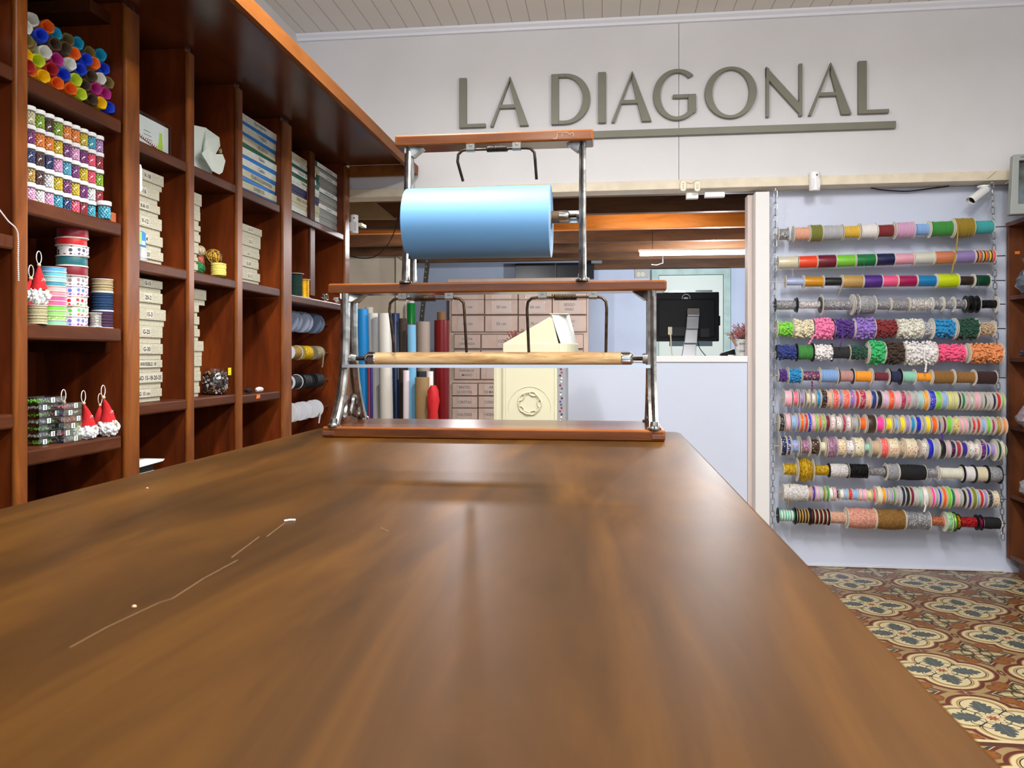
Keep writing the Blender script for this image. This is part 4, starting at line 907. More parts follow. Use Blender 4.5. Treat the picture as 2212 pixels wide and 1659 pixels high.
# ---- spools standing upright (axis Z)
def vspool(name, cx, cy, zb, R, h, rgb, label, mat=None, cord=False, fl=(224, 216, 206), group=None, flr=1.04, th=.0018, rcore=None):
    t = thing(name, (cx, cy, zb), label, 'spool', group)
    fm = M('disc_%d_%d_%d' % fl, fl, .6)
    for z in (0, h-th): MB().lathe([(R*flr, 0), (R*flr, th), (.006, th), (.006, 0)], (cx, cy, zb+z), 'Z', 28, close=True).build('flange', fm, t, smooth=.5)
    rr = rcore or R
    if cord:
        n = max(3, int((h-2*th)/.0036)); prof = []
        for i in range(n):
            z = th+(h-2*th)*i/n; d = (h-2*th)/n; k = rr*(1+.03*math.sin(i*2.7))
            prof += [(k*.955, z), (k, z+d*.3), (k, z+d*.7), (k*.955, z+d)]
    else: prof = [(rr*.99, th), (rr, th+.001), (rr, h-th-.001), (rr*.99, h-th)]
    MB().lathe(prof, (cx, cy, zb), 'Z', 28).build('cord_winding' if cord else 'ribbon_winding', mat or M('rib_%d_%d_%d' % rgb, rgb, .4, bump=.05, bscale=60, sheen=.2), t, smooth=.9)
    return t
def vstacks():
    zsf = 1.200; X0 = -1.46
    yA = PX(156, 600, X0)[1]; 
    A = [((180, 20, 40), 'purple and pink flower print', ('flw1', (224, 210, 230), (160, 40, 110), (110, 110, 200))), ((0, 0, 0), 'red and green heart print', ('flw2', (236, 230, 232), (230, 50, 90), (90, 190, 80))), ((0, 0, 0), 'green clover print', ('flw3', (232, 236, 226), (90, 180, 60), (200, 30, 40))), ((0, 0, 0), 'lilac flower print', ('flw4', (226, 206, 228), (180, 30, 110), (80, 120, 220))),
         ((0, 0, 0), 'small grey bird print', ('flw5', (230, 226, 218), (90, 90, 110), (140, 120, 130))), ((128, 16, 34), 'dark red satin', None), ((26, 96, 104), 'teal satin', None), ((0, 0, 0), 'white with grey blossom print', ('flw6', (234, 230, 228), (110, 90, 130), (70, 70, 90))), ((206, 24, 28), 'bright red satin', None), ((140, 18, 34), 'wide dark red satin', None)]
    hs = [.0272]*8+[.021, .029]; z = zsf
    for i, (rgb, d, p) in enumerate(A):
        m = spots(p[0], p[1], p[2], 85, .42, .45, p[3]) if p else None
        vspool('ribbon_spool', X0+(.0015*math.sin(i*3)), yA+.002*math.sin(i*2.1), z, .0385, hs[i], rgb, '%s ribbon spool in the tallest stack, %s from bottom' % (d, ORD[i]), m, group='ribbon spools stacked on the third shelf'); z += hs[i]+.0003
    X1 = -1.452; yB = PX(113, 640, X1)[1]; z = zsf
    Bc = [((130, 210, 170), 'mint'), ((150, 190, 110), 'green dotted'), ((140, 214, 110), 'pale green'), ((120, 214, 60), 'bright green'), ((250, 100, 150), 'neon pink'), ((240, 80, 150), 'hot pink'), ((220, 140, 150), 'rose'), ((236, 176, 176), 'pale pink'), ((60, 150, 170), 'dark teal'), ((150, 206, 206), 'pale aqua'), ((90, 190, 210), 'aqua'), ((80, 160, 220), 'sky blue')]
    for i, (rgb, d) in enumerate(Bc):
        m = spots('dot_green', (150, 196, 100), (240, 244, 220), 160, .3) if 'dotted' in d else None
        vspool('ribbon_spool', X1, yB, z, .0325, .0124, rgb, 'thin spool of %s ribbon in the shorter stack left of the tallest' % d, m, group='thin ribbon spools stacked on the third shelf', th=.001); z += .0127
    X2 = -1.462; yC = PX(221, 640, X2)[1]; z = zsf
    for h, rgb, d in ((.050, (74, 46, 76), 'purple'), (.054, (28, 62, 100), 'dark blue'), (.038, (176, 160, 122), 'beige')):
        vspool('cord_spool', X2, yC, z, .0285, h, rgb, 'spool of %s cord in the three-spool stack at the right' % d, M('vcord_%d' % rgb[0], rgb, .85, bump=.4, bscale=250), True, (222, 220, 224), 'cord spools on the third shelf'); z += h+.0004
    vspool('cord_spool', -1.424, PX(202, 690, -1.43)[1], zsf, .0150, .040, (170, 168, 160), 'small narrow spool of silver thread beside the purple cord', M('silver_cord', (176, 174, 164), .35, .7, bump=.5), True, (222, 222, 226), 'cord spools on the third shelf', flr=1.15)
    vspool('cord_spool', -1.424, PX(80, 680, -1.424)[1], zsf, .0225, .047, (176, 166, 128), 'spool of beige cord at the left end of the third shelf', M('vcord_beige2', (184, 174, 136), .85, bump=.4, bscale=250), True, (226, 220, 206), 'cord spools on the third shelf')
vstacks()
# ---- gnome ornaments
def gnome(x, y, zb, lean, label, s=1.0):
    t = thing('gnome_ornament', (x, y, zb), label, 'christmas ornament', 'red felt gnome ornaments')
    RED = M('red_felt', (190, 24, 30), .9, bump=.3); FUR = M('white_fur', (246, 246, 246), .95, bump=.8, bscale=160)
    rnd = random.Random(int(y*1000)); mb = MB(); R = .0255*s
    for i in range(170):
        a = rnd.uniform(0, 2*PI); e = math.asin(rnd.uniform(-.95, .95)); k = R*rnd.uniform(.78, 1.05)
        mb.ball((x+k*math.cos(a)*math.cos(e), y+k*math.sin(a)*math.cos(e), zb+R*.85+k*.82*math.sin(e)), R*.17, 5, 4)
    mb.ball((x, y, zb+R*.85), R*.86, 12, 8, (1, 1, .85)); mb.build('fur_beard', FUR, t)
    zt = zb+R*1.95; H = .060*s; pts = [(x, y+lean*k*k*H, zt-.012*s+H*k) for k in [i/8 for i in range(9)]]
    h = MB().tube(pts, 1, 18, rr=[R*.70*(1-k)**.9+.0022 for k in [i/8 for i in range(9)]]).build('felt_hat', RED, t, smooth=True)
    sf = MB(); c = Vector(pts[3]); 
    for k in range(4):
        a = PI*k/4; d = Vector((0, math.cos(a), math.sin(a)))*.008*s; sf.tube([c+d+Vector((R*.50, 0, 0)), c-d+Vector((R*.50, 0, 0))], .0006, 4)
    sf.build('snowflake', WHITEP, h)
    MB().ball((x+R*.85, y, zb+R*1.35), .0045*s, 10, 8).build('nose_bead', M('pale_wood_bead', (226, 186, 146), .6), t, smooth=True)
    top = Vector(pts[-1]); MB().ball(top+Vector((0, 0, .003)), .0048*s, 10, 8).build('top_bead', _m['pale_wood_bead'], t, smooth=True)
    L = [top+Vector((0, .009*math.sin(q)*(1 if lean >= 0 else -1)+.004*lean, .018-.016*math.cos(q)+.004)) for q in [2*PI*i/16 for i in range(17)]]
    MB().tube(L, .0008*s+.0003, 6).build('hanging_loop', WHITEP, t, smooth=True)
zg = .8875
for px, xx, ln, sz, lab in ((150, -1.456, -.35, 1.05, 'red gnome ornament behind the clear boxes, leftmost of the gnomes'), (190, -1.43, -.30, 1.0, 'gnome ornament with cone hat just right of the clear boxes'), (213, -1.475, .12, .85, 'smaller gnome ornament squeezed behind its two neighbours'), (233, -1.428, -.30, 1.12, 'largest gnome ornament near the right end of lowest visible shelf')):
    p = PX(px, 930, xx); gnome(xx, p[1], zg, ln, lab, sz)
p = PX(84, 590, -1.425); gnome(-1.425, p[1], 1.2485, .0, 'gnome ornament sitting on the beige cord spool, third shelf', 1.0)
p = PX(72, 590, -1.475); gnome(-1.487, p[1]-.012, 1.2005, .25, 'gnome ornament half hidden at the left end of the third shelf', 1.2)
# ---- clear bead boxes
def bead_boxes():
    CL = glass('clear_box', (.93, .96, .94), .86, .08); rnd = random.Random(11)
    cols = [((120, 190, 50), 'green'), ((220, 90, 140), 'pink'), ((206, 196, 200), 'silver'), ((110, 80, 150), 'violet')]
    G = 'clear bead boxes stacked on the lowest visible shelf'
    for s, (px, n, x, half) in enumerate(((93, 7, -1.475, .050), (137, 6, -1.452, .036))):
        y = PX(px, 920, x)[1]
        for i in range(n):
            z = .8875+i*.0178; h = .0172; cn = cols[(i*2+s*3) % 4]
            t = thing('bead_box', (x, y, z), 'clear plastic box with %s beads, %s from bottom of the %s stack' % (cn[1], ORD[i], ('left', 'right')[s]), 'box', G)
            x0, x1, y0, y1 = x-.035, x+.028, y-half, y+half; e = .0008
            mb = MB().box(x0, x1, y0, y1, z, z+e).box(x0, x1, y0, y1, z+h-e, z+h).box(x0, x0+e, y0, y1, z+e, z+h-e).box(x1-e, x1, y0, y1, z+e, z+h-e).box(x0+e, x1-e, y0, y0+e, z+e, z+h-e).box(x0+e, x1-e, y1-e, y1, z+e, z+h-e)
            mb.build('clear_case', CL, t)
            for (rgb, q), (a, b) in ((cn, (y0+.004, y-.002)), (cols[(i+1+s) % 4], (y+.002, y1-.004))):
                b_ = MB()
                for k in range(60): b_.ball((rnd.uniform(x0+.004, x1-.005), rnd.uniform(a, b), z+rnd.uniform(.0035, .010)), .0026, 5, 4)
                o = b_.build('beads', M('boxbead_'+q, rgb, .3, coat=.4), t); o['kind'] = 'stuff'
            yl = y+half*((i*7+s*3) % 5-2)*.3
            MB().box(x1+.0002, x1+.0008, yl-.007, yl+.007, z+.002, z+.015).mat(1).box(x1+.0008, x1+.0010, yl-.0015, yl+.0025, z+.003, z+.014).build('paper_label', [PAPER, M('label_teal', (70, 130, 140), .6)], t)
bead_boxes()
# ---- speckled card boxes
SPK = spots('speckled_card', (190, 185, 164), (128, 122, 106), 270, .30, .8)
def card_box(y0, y1, z0, z1, label, txt=None, tpx=None, x=XF, depth=.15, lidfrac=.68, grp='speckled card boxes stacked on the shelves', white=True):
    t = thing('card_box', (x-depth/2, (y0+y1)/2, z0), label, 'box', grp)
    zl = z0+(z1-z0)*(1-lidfrac); h = z1-z0
    MB().box(x-depth+.004, x-.004, y0+.003, y1-.005, z0, zl+.001).build('box_body', SPK, t, bevel=.001)
    l = MB().box(x-depth, x, y0, y1, zl+.001, z1-.0005).build('lid', SPK, t, bevel=.0015)
    if txt:
        yc = PX(tpx, 500, x)[1]; zc = (zl+z1)/2; hh = min(.014, h*.30)
        vs, fs, W, H = text2d(txt, .02); wd = min(W*hh/H, (y1-y0)*.9)
        mb = MB()
        if white: mb.box(x+.0002, x+.0006, yc-wd/2-.004, yc+wd/2+.004, zc-hh*.9, zc+hh*.9)
        mb.mat(1).text(txt, (x+.0009, yc, zc), (0, 1, 0), (0, 0, 1), hh, wd, .02)
        mb.build('label_print', [M('label_card', (198, 194, 178), .7), INK], l)
def stack(items, y0, x, zbase, txtpx, where, pxbase=None):
    """items from top: (py top, py bottom, px right, text)"""
    zs_ = [zf(it[2], it[0], x) for it in items]; k = None
    bot = zbase; n = len(items)
    for i in reversed(range(n)):
        top = zs_[i] if zs_[i] > bot+.015 else bot+.03
        y1 = PX(items[i][2], 500, x)[1]; tx = items[i][3]; j = n-1-i
        lab = ('speckled card box marked %s, %s' % (tx, where+(', bottommost' if tx == '20' else ''))) if tx else 'unmarked speckled card box, %s from the bottom, %s' % (ORD[j], where)
        card_box(y0, y1, bot+.0003, top, lab, tx, items[i][4] if len(items[i]) > 4 else txtpx, x); bot = top
stack([(382, 414, 354, 'V-18', 318), (413.5, 445, 344.5, 'V-16', 308), (447, 473.5, 346, 'V 8-8-10', 309), (475, 512, 350, 'V-12', 313), (513.6, 546, 352, '4', 317), (547, 569, 353, '20', 320)], 2.2245, XF, 1.4115, 318, 'second shelf of the first narrow bay')
stack([(608, 632, 351.5, 'G-15', 319), (635, 669, 351.5, '20-2', 320), (670, 703, 358.5, '15-3', 323), (706, 742, 351.5, 'G-25', 316), (743, 776, 352, 'G-30', 317), (777, 801, 351, 'E INVISIBLE 18', 318), (803, 836, 351.5, 'FINO 15-18-20-25', 321), (838, 862, 350, 'G 10 cm', 312)], 2.2245, XF, .9725, 318, 'third shelf of the first narrow bay')
stack([(421, 455, 436, ''), (459, 487, 433, ''), (489, 507, 433.5, ''), (508, 532, 433, ''), (533, 556, 429, ''), (557, 570, 428, ''), (571, 587, 428, '')], 2.5425, -1.45, 1.4115, 430, 'second shelf beside the yarn balls')
stack([(627, 657, 446, ''), (659, 683, 430, ''), (684, 709, 431, ''), (711, 736, 432, ''), (737, 768, 440, ''), (770, 799, 436, ''), (802, 832, 434, ''), (834, 854, 432, '')], 2.5425, -1.45, .9725, 430, 'third shelf beside the button jar')
stack([(497, 517, 566, 'G-13', 541), (519, 546, 563, '25-3', 541), (549, 565, 561, '25-2', 537), (567, 590, 559, 'G-20', 537), (592, 611, 562, 'G-12', 540)], 2.903, -1.45, 1.4115, 540, 'second shelf of the third narrow bay')
# ---- zip boxes, white and blue or green
def zbox(y0, y1, z0, z1, top, bottom, txt, label, x=XF, yaw=0, grp='haberdashery boxes on the top shelves', tcol=INK, plate=False, dep=.2):
    t = thing('haberdashery_box', (x-dep/2, (y0+y1)/2, z0), label, 'box', grp, rz=yaw)
    zm = z0+(z1-z0)*.34
    MB().box(x-dep+.003, x-.002, y0+.004, y1-.004, z0+.0004, zm).build('tray', bottom, t, bevel=.001)
    l = MB().box(x-dep, x, y0, y1, zm+.0005, z1-.0004).build('lid', top, t, bevel=.0015)
    if txt:
        zc = (zm+z1)/2+.0005; hh = (z1-zm)*.52; mb = MB(); yc = (y0+y1)/2
        if plate: mb.box(x+.0002, x+.0006, yc-(y1-y0)*.32, yc+(y1-y0)*.38, zc-hh*.75, zc+hh*.75)
        mb.mat(1).text(txt, (x+.001, yc+(y1-y0)*.03, zc), (0, 1, 0), (0, 0, 1), hh, (y1-y0)*(.62 if plate else .74), .0)
        mb.build('label_print', [PAPER, tcol], l)
def zboxes():
    WH = M('white_box_card', (222, 228, 222), .6, rgb2=(204, 206, 186), vscale=22); BL = M('blue_box', (20, 120, 206), .4); GN = M('dark_green_box', (14, 92, 62), .5); NV = M('navy_box', (22, 30, 78), .45); YC = M('aged_card', (206, 204, 184), .7, rgb2=(190, 184, 150), vscale=18)
    GY = spots('grey_speckled_box', (158, 160, 152), (130, 132, 130), 260, .4, .6); PEN = M('pencil', (96, 100, 110), .7)
    G = 'white and blue boxes stacked on the top shelf of the third narrow bay'
    hs = (zf(525, 243)-1.7775)/7; y0 = 2.9035
    T = ['DIVERSOS', 'PLANTAS SUNVEREN', 'Cactus', 'Flores', 'BICHITOS', 'THEBAS', 'Figuras infantiles']; ends = (601, 610, 609, 610, 613, 614, 606)
    for i, s in enumerate(T):
        y1 = PX(ends[i], 400, XF)[1]
        zbox(y0, y1, 1.7775+i*hs, 1.7775+(i+1)*hs, YC if i in (0, 1, 4) else WH, GN if i == 4 else BL, s, 'flat %s box with the handwritten word %s' % ('cream and green' if i == 4 else 'white and blue', s), yaw=.02*((i*5) % 3-1), grp=G, tcol=PEN, dep=.18)
    y0 = 3.3845; G = 'boxes piled on the top shelf of the fourth bay'
    z = 1.7795; H = zf(631, 327)-z; y1 = PX(692, 500, XF)[1]-.012
    L = [(.13, WH, BL, '', 'thin white box on a blue tray at the bottom of the pile'), (.20, YC, YC, 'HILOS BODOQUE', 'aged cream box marked HILOS in red brown, low in the pile'), (.15, NV, NV, '', 'navy blue box in the middle of the fourth bay pile'), (.13, WH, WH, 'Diversos', 'slanting white box resting on the navy blue box'), (.16, GN, GN, 'Invisible 50 al 60', 'green box with a white label reading Invisible 50'), (.11, GN, GN, 'CIERRE INVISIBLE', 'green box with a white label below the PLASTICO box'), (.12, YC, YC, 'PLASTICO  40', 'cream box marked PLASTICO 40 on top of the pile')]
    for i, (f, a, b, s, lab) in enumerate(L):
        zbox(y0, y1+.004*math.sin(i*2), z, z+H*f, a, b, s, lab, grp=G, tcol=M('brown_print', (130, 60, 50), .7) if 'PLAST' in s or 'HIL' in s else INK, plate='nvis' in s.lower(), dep=.17); z += H*f
    z = 1.7795; x = XF-.012; H = PX(691, 352, x)[2]-z; y0 = 3.725; y1 = PX(742, 500, x)[1]
    for i in range(8):
        gn = i in (4, 7); s = ['', '', 'Cierres 12', '', 'Invisible 40 al 45', '', 'Cierre 20', 'Cremalleras'][i]
        zbox(y0, y1-.01*((i*3) % 3)*.6, z, z+H/8, GN if gn else GY, GY, s, ('green topped box, %s, in the last top-shelf pile' if gn else 'grey speckled box, %s from the bottom, in the last top-shelf pile') % ('the upper one' if i == 7 else 'the lower one' if i == 4 else ORD[i]), x=x, grp='boxes piled on the top shelf of the last bay', plate=bool(s), dep=.16); z += H/8
zboxes()
# ---- single things on the shelves
def yarn(name, c, R, rgb, rgb2, label, squash=1, stripes=True, cyl=False, ax='Z'):
    t = MB(); rnd = random.Random(int(c[1]*977)); c = Vector(c)
    if cyl:
        t.lathe([(R*.75, -R*.95), (R*.97, -R*.8), (R, -R*.5), (R, R*.5), (R*.97, R*.8), (R*.7, R*.95)], c, ax, 24)
    else: t.ball(c, R*.95, 18, 12, (1, 1, squash))
    for i in range(26 if not cyl else 16):
        t.mat(i % 2 if stripes else 0)
        if cyl:
            k = -.75+1.5*(i % 8)/7; tl = .18*math.sin(i*1.7)
            A = {'Z': lambda a: Vector((R*1.0*math.cos(a), R*1.0*math.sin(a), R*k+R*tl*math.cos(a))), 'X': lambda a: Vector((R*k+R*tl*math.cos(a), R*1.0*math.cos(a), R*1.0*math.sin(a))), 'Y': lambda a: Vector((R*math.cos(a), R*k+R*tl*math.cos(a), R*math.sin(a)))}[ax]
            t.tube([c+A(2*PI*j/28) for j in range(28)], R*.06, 5, closed=True)
        else:
            n = Vector((rnd.gauss(0, 1), rnd.gauss(0, 1), rnd.gauss(0, .6))).normalized(); u = n.orthogonal().normalized(); v = n.cross(u)
            rr = R*(.95+.06*rnd.random()); off = n*R*rnd.uniform(-.35, .35); q = math.sqrt(max(rr*rr-off.length_squared, 1e-6))
            P = [c+off+u*(q*math.cos(a))+v*(q*math.sin(a)) for a in [2*PI*j/30 for j in range(30)]]
            t.tube([Vector((p.x, p.y, c.z+(p.z-c.z)*squash)) for p in P], R*.05, 5, closed=True)
    m1 = M('yarn_%d_%d_%d' % rgb, rgb, .85, bump=.5, bscale=300); m2 = M('yarn_%d_%d_%d' % rgb2, rgb2, .85, bump=.5, bscale=300)
    return tag(t.build(name, [m1, m2], smooth=True), label, 'yarn', 'balls of yarn on the second shelf')
def singles():
    z1 = 1.4115; z3 = .9725
    P = lambda px, x: PX(px, 500, x)[1]
    yarn('yarn_ball', (-1.47, P(441, -1.44)+.012, z1+.024), .024, (40, 120, 66), (30, 96, 52), 'green ball of yarn low at the left of the yarn group')
    yarn('yarn_ball', (-1.425, P(472, -1.425), z1+.0262), .0262, (230, 214, 110), (222, 204, 96), 'yellow barrel-shaped ball of yarn at the front', cyl=True, stripes=False)
    yarn('yarn_ball', (-1.475, P(493, -1.475), z1+.023), .023, (220, 70, 130), (240, 130, 170), 'pink ball of yarn right of the yellow one')
    yarn('yarn_ball', (-1.458, P(462, -1.458)-.004, z1+.0745), .031, (190, 140, 30), (60, 46, 30), 'big gold and black striped ball of yarn on top')
    yarn('yarn_ball', (-1.505, P(432, -1.505)+.004, z1+.062), .021, (206, 120, 92), (190, 100, 80), 'salmon ball of yarn between green and cream ones')
    yarn('yarn_ball', (-1.505, P(430, -1.505)+.004, z1+.098), .0205, (206, 190, 160), (190, 172, 140), 'cream ball of yarn, topmost at the left')
    # jar of buttons
    y = P(465, -1.47)-.005; x = -1.468; t = thing('button_jar', (x, y, z3), 'round glass jar full of assorted buttons with a yellow tag', 'jar')
    R = .052; pr = [(R*.62, .001), (R*.86, .010), (R, .038), (R*1.0, .055), (R*.9, .078), (R*.72, .088), (R*.72, .098), (R*.76, .1)]
    MB().lathe([(0, .001)]+pr+[(r*.95, z) for r, z in reversed(pr)]+[(0, .004)], (x, y, z3), 'Z', 32).build('glass_bowl', CLEAR, t, smooth=.7)
    rnd = random.Random(5); mb = MB(); 
    for i in range(420):
        z = rnd.uniform(.006, .086); k = 0
        for (ra, za), (rb, zb) in zip(pr, pr[1:]):
            if za <= z <= zb: k = ra+(rb-ra)*(z-za)/(zb-za)
        a = rnd.uniform(0, 2*PI); rr = (k*.93-.004)*(1 if i < 330 else rnd.random()); d = Vector((math.cos(a)+rnd.uniform(-.6, .6), math.sin(a)+rnd.uniform(-.6, .6), rnd.uniform(-.7, .7)))
        q = rnd.uniform(.003, .0062); mb.mat(rnd.choice([0, 0, 0, 1, 1, 2, 3, 4])).lathe([(q, -.0007), (q, .0007)], (x+rr*math.cos(a), y+rr*math.sin(a), z3+z), tuple(d), 9)
    mb.mat(0).lathe([(R*.5, .006), (R*.8, .03), (R*.8, .06), (R*.6, .08)], (x, y, z3), 'Z', 20)
    o = mb.build('buttons', [M('button_dark', (46, 36, 34), .3), M('button_brown', (96, 70, 58), .3), M('button_pearl', (206, 200, 196), .25), M('button_grey', (130, 130, 138), .3), M('button_tan', (160, 128, 90), .3)], t); o['kind'] = 'stuff'
    yt = P(489, -1.435); mb = MB().box(-1.4215, -1.4205, yt-.013, yt+.010, z3+.073, z3+.101); mb.mat(1).text('9', (-1.4200, yt-.002, z3+.092), (0, 1, 0), (0, 0, 1), .008).text('60', (-1.4200, yt-.002, z3+.080), (0, 1, 0), (0, 0, 1), .006)
    mb.build('yellow_tag', [M('yellow_note', (246, 226, 24), .6), INK], t)
    # folded white box
    y0 = P(420, -1.44)+.001; x = -1.44; t = thing('folding_gift_box', (-1.47, y0+.06, 1.7775), 'open white folded gift box with angled flaps on the top shelf', 'box')
    W = M('white_gift_card', (214, 222, 212), .55)
    Z = lambda py: zf(440, py); 
    mb = MB()
    ye = PX(447, 300, -1.465)[1]; mb.prism([(y0, 1.7785), (ye+.035, 1.7785), (ye+.045, 1.83), (ye+.02, 1.88), (ye, PX(445, 275, -1.465)[2]), (y0, PX(420, 275, -1.465)[2])], -1.56, -1.465, 'YZ')
    mb.build('box_back', W, t, bevel=.002)
    q = lambda px, py, x: PX(px, py, x)
    pts = [q(440, 332, -1.45), q(445, 300, -1.45), q(443, 275, -1.47), q(474, 297, -1.45), q(476, 315, -1.45), q(466, 333, -1.44)]
    a = [Vector(p) for p in pts]; mb = MB(); n = len(a); mb.add([tuple(p) for p in a]+[tuple(p+Vector((-.004, .001, 0))) for p in a], [tuple(range(n)), tuple(reversed(range(n, 2*n)))]+[(i, (i+1) % n, n+(i+1) % n, n+i) for i in range(n)])
    mb.build('upper_flap', W, t)
    pts = [q(436, 332, -1.43), q(447, 318, -1.43), q(462, 333, -1.42), q(481, 333, -1.415), q(487, 348, -1.415), q(481, 372, -1.415), q(474, 377, -1.415), q(458, 369, -1.42)]
    a = [Vector(p) for p in pts]; mb = MB(); n = len(a); mb.add([tuple(p) for p in a]+[tuple(p+Vector((-.003, .001, 0))) for p in a], [tuple(range(n)), tuple(reversed(range(n, 2*n)))]+[(i, (i+1) % n, n+(i+1) % n, n+i) for i in range(n)])
    mb.build('lower_flap', W, t)
    c = q(476, 326, -1.455); mb = MB(); rnd = random.Random(1)
    for i in range(24): mb.ball((c[0]+rnd.uniform(-.006, .006), c[1]+rnd.uniform(-.006, .006), c[2]+rnd.uniform(-.008, .008)), .0022, 5, 4)
    mb.build('dried_sprig', M('dried_straw', (200, 186, 130), .8), t)
    # clear box of cards + candy cane
    y0 = 2.235; y1 = P(375, -1.44); t = thing('card_pack', (-1.46, y0+.07, 1.7775), 'clear plastic pack of green and white craft cards on the top shelf', 'pack')
    x = -1.44; b = MB().box(x-.06, x-.012, y0, y1-.012, 1.779, zf(375, 275)-.008).build('white_card', M('pale_grey_card', (214, 220, 214), .6), t)
    yy = P(345, -1.44); mb = MB().prism([(yy, 1.779), (yy+.04, 1.779), (yy+.036, 1.80), (yy+.032, 1.85), (yy+.018, 1.85), (yy+.014, 1.82)], x-.0119, x-.0112, 'YZ'); mb.build('green_wave', M('lime_green_print', (170, 206, 20), .5), b)
    gm = MB(); 
    for r in range(3): gm.box(x-.0115, x-.0110, P(318, x), P(332, x)+.006*r, 1.835-.012*r, 1.8365-.012*r)
    gm.build('grey_print_lines', GRAYINK, b)
    MB().box(x-.065, x-.010, y0-.003, y1-.003, 1.7782, 1.7788).box(x-.0104, x-.0098, y0-.003, y1-.003, 1.7788, zf(375, 275)).box(x-.065, x-.0104, y1-.0036, y1-.003, 1.7788, zf(375, 275)).box(x-.065, x-.010, y0-.003, y1-.003, zf(375, 275), zf(375, 275)+.0006).build('clear_sleeve', CLEAR, t)
    MB().tube([(x-.0095, y0, zf(375, 275)+.001), (x-.0095, y1-.002, zf(375, 275)+.001), (x-.0095, y1-.002, 1.778)], .0013, 6).build('dark_rim', M('dark_rim', (50, 50, 56), .3), t)
    mb = MB(); a = Vector(q(297, 288, -1.425)); b = Vector(q(336, 306, -1.42)); a.z = max(a.z, 1.79); b.z = 1.7825
    for i in range(20):
        mb.mat(i % 2); mb.cyl(a+(b-a)*(i/20), a+(b-a)*((i+1)/20), .0045, n=10)
    tag(mb.build('candy_cane', [WHITEP, M('candy_red', (150, 50, 50), .4)], smooth=.5), 'red and white twisted candy stick in front of the card pack', 'candy cane')
    # small pouch hanging
    t = thing('plastic_pouch', (-1.42, P(310, -1.42), 1.4115), 'small clear pouch with a blue and green header card before the boxes', 'pouch')
    yp = P(309, -1.42); MB().box(-1.424, -1.416, yp-.022, yp+.018, 1.412, 1.458).build('clear_bag', glass('cloudy_bag', (.85, .86, .86), .86, .3), t, bevel=.003)
    MB().prism([(yp-.022, 1.458), (yp+.014, 1.456), (yp+.012, 1.500), (yp-.006, 1.504), (yp-.022, 1.500)], -1.4225, -1.4185, 'YZ').build('header_card', M('blue_header', (10, 120, 206), .5), t)
    MB().box(-1.4184, -1.4178, yp-.008, yp+.008, 1.462, 1.474).build('white_sticker', PAPER, t)
    MB().box(-1.4184, -1.4178, yp-.022, yp-.010, 1.462, 1.500).build('green_patch', M('pale_green_print', (150, 190, 110), .5), t)
    yp = 2.222; tag(MB().prism([(yp+.001, 1.702), (yp+.006, 1.702), (yp+.012, 1.69), (yp+.012, 1.63), (yp+.006, 1.618), (yp+.001, 1.618)], -1.412, -1.405, 'YZ').build('white_tag', WHITEP, bevel=.001), 'white rounded plastic tag sticking out beside the second upright', 'tag')
    # black and white yarn hanks
    x = -1.44
    for c, rgb, lab, px in ((0, (22, 20, 24), 'small black skein of yarn left of the white one', 538), (1, (232, 228, 226), 'white skeins of yarn lying on the shelf with orange sticker', 560)):
        y = P(px, x); mb = MB(); L = .026 if c else .018
        for k in range(14):
            a = 2*PI*k/14; mb.tube([(x-.0, y-L, .9785+.0001*k), (x+.007*math.cos(a), y-L+.004, .9775+.007*math.sin(a)), (x+.0085*math.cos(a), y, .9785+.0085*math.sin(a)), (x+.007*math.cos(a), y+L-.004, .9775+.007*math.sin(a)), (x, y+L, .978)], .0021, 5)
        mb.v = [(a_, b_, c_+.0002) for a_, b_, c_ in mb.v]
        tag(mb.build('yarn_skein', M('skein_%d' % rgb[0], rgb, .85), smooth=True), lab, 'yarn')
    tag(MB().ball((-1.475, P(536, -1.475), .975), .016, 12, 8, (1, 1.2, .5)).build('dark_pouch', M('maroon_bag', (70, 36, 40), .5), smooth=True), 'dark maroon bundle behind the black skein', 'bundle')
    # lowest bay papers
    t = thing('paper_parcel', (-1.46, 2.27, .8515), 'flat black parcel with white paper on top just above the table', 'parcel')
    z0 = .55; zt = zf(320, 1003)
    MB().box(-1.52, -1.425, 2.235, P(332, -1.43), z0+.001, zt-.02).build('white_box', WHITEP, t); MB().box(-1.52, -1.43, 2.235, P(333, -1.43)-.004, zt-.0195, zt).build('black_pack', BLACKP, t)
    MB().prism([(2.23, zt+.001), (P(352, -1.42), zt+.004), (P(356, -1.42), zt+.010), (P(345, -1.42), zt+.009), (2.30, zt+.004), (2.23, zt+.007)], -1.52, -1.42, 'YZ').build('paper_sheet', PAPER, t)
    t.location.z = z0
    for c in t.children:
        me = c.data
        for v in me.vertices: v.co.z += .8515-z0
    # cord spools and bow on second shelf of the wide bay
    y = 3.425; vspool('cord_spool', -1.455, P(640, -1.455)-.005, 1.3975, .030, .110, (16, 56, 44), 'spool of dark green cord behind the gold one', M('dkgreen_cord', (14, 52, 42), .8, bump=.6), True, (206, 202, 190), 'cord spools in the wide bay', flr=1.25, rcore=.030)
    vspool('cord_spool', -1.44, P(657, -1.44), 1.3975, .0235, .088, (222, 170, 20), 'spool of shiny gold cord on the second shelf', M('gold_cord', (232, 178, 24), .3, .6, bump=.6), True, (216, 210, 196), 'cord spools in the wide bay', flr=1.3, rcore=.0235)
    t = thing('metallic_bow', (-1.44, P(702, -1.44), 1.3975), 'bunch of silver metallic ribbon loops on the second shelf', 'bow')
    mb = MB(); rnd = random.Random(8); c = Vector((-1.45, P(702, -1.45), 1.425))
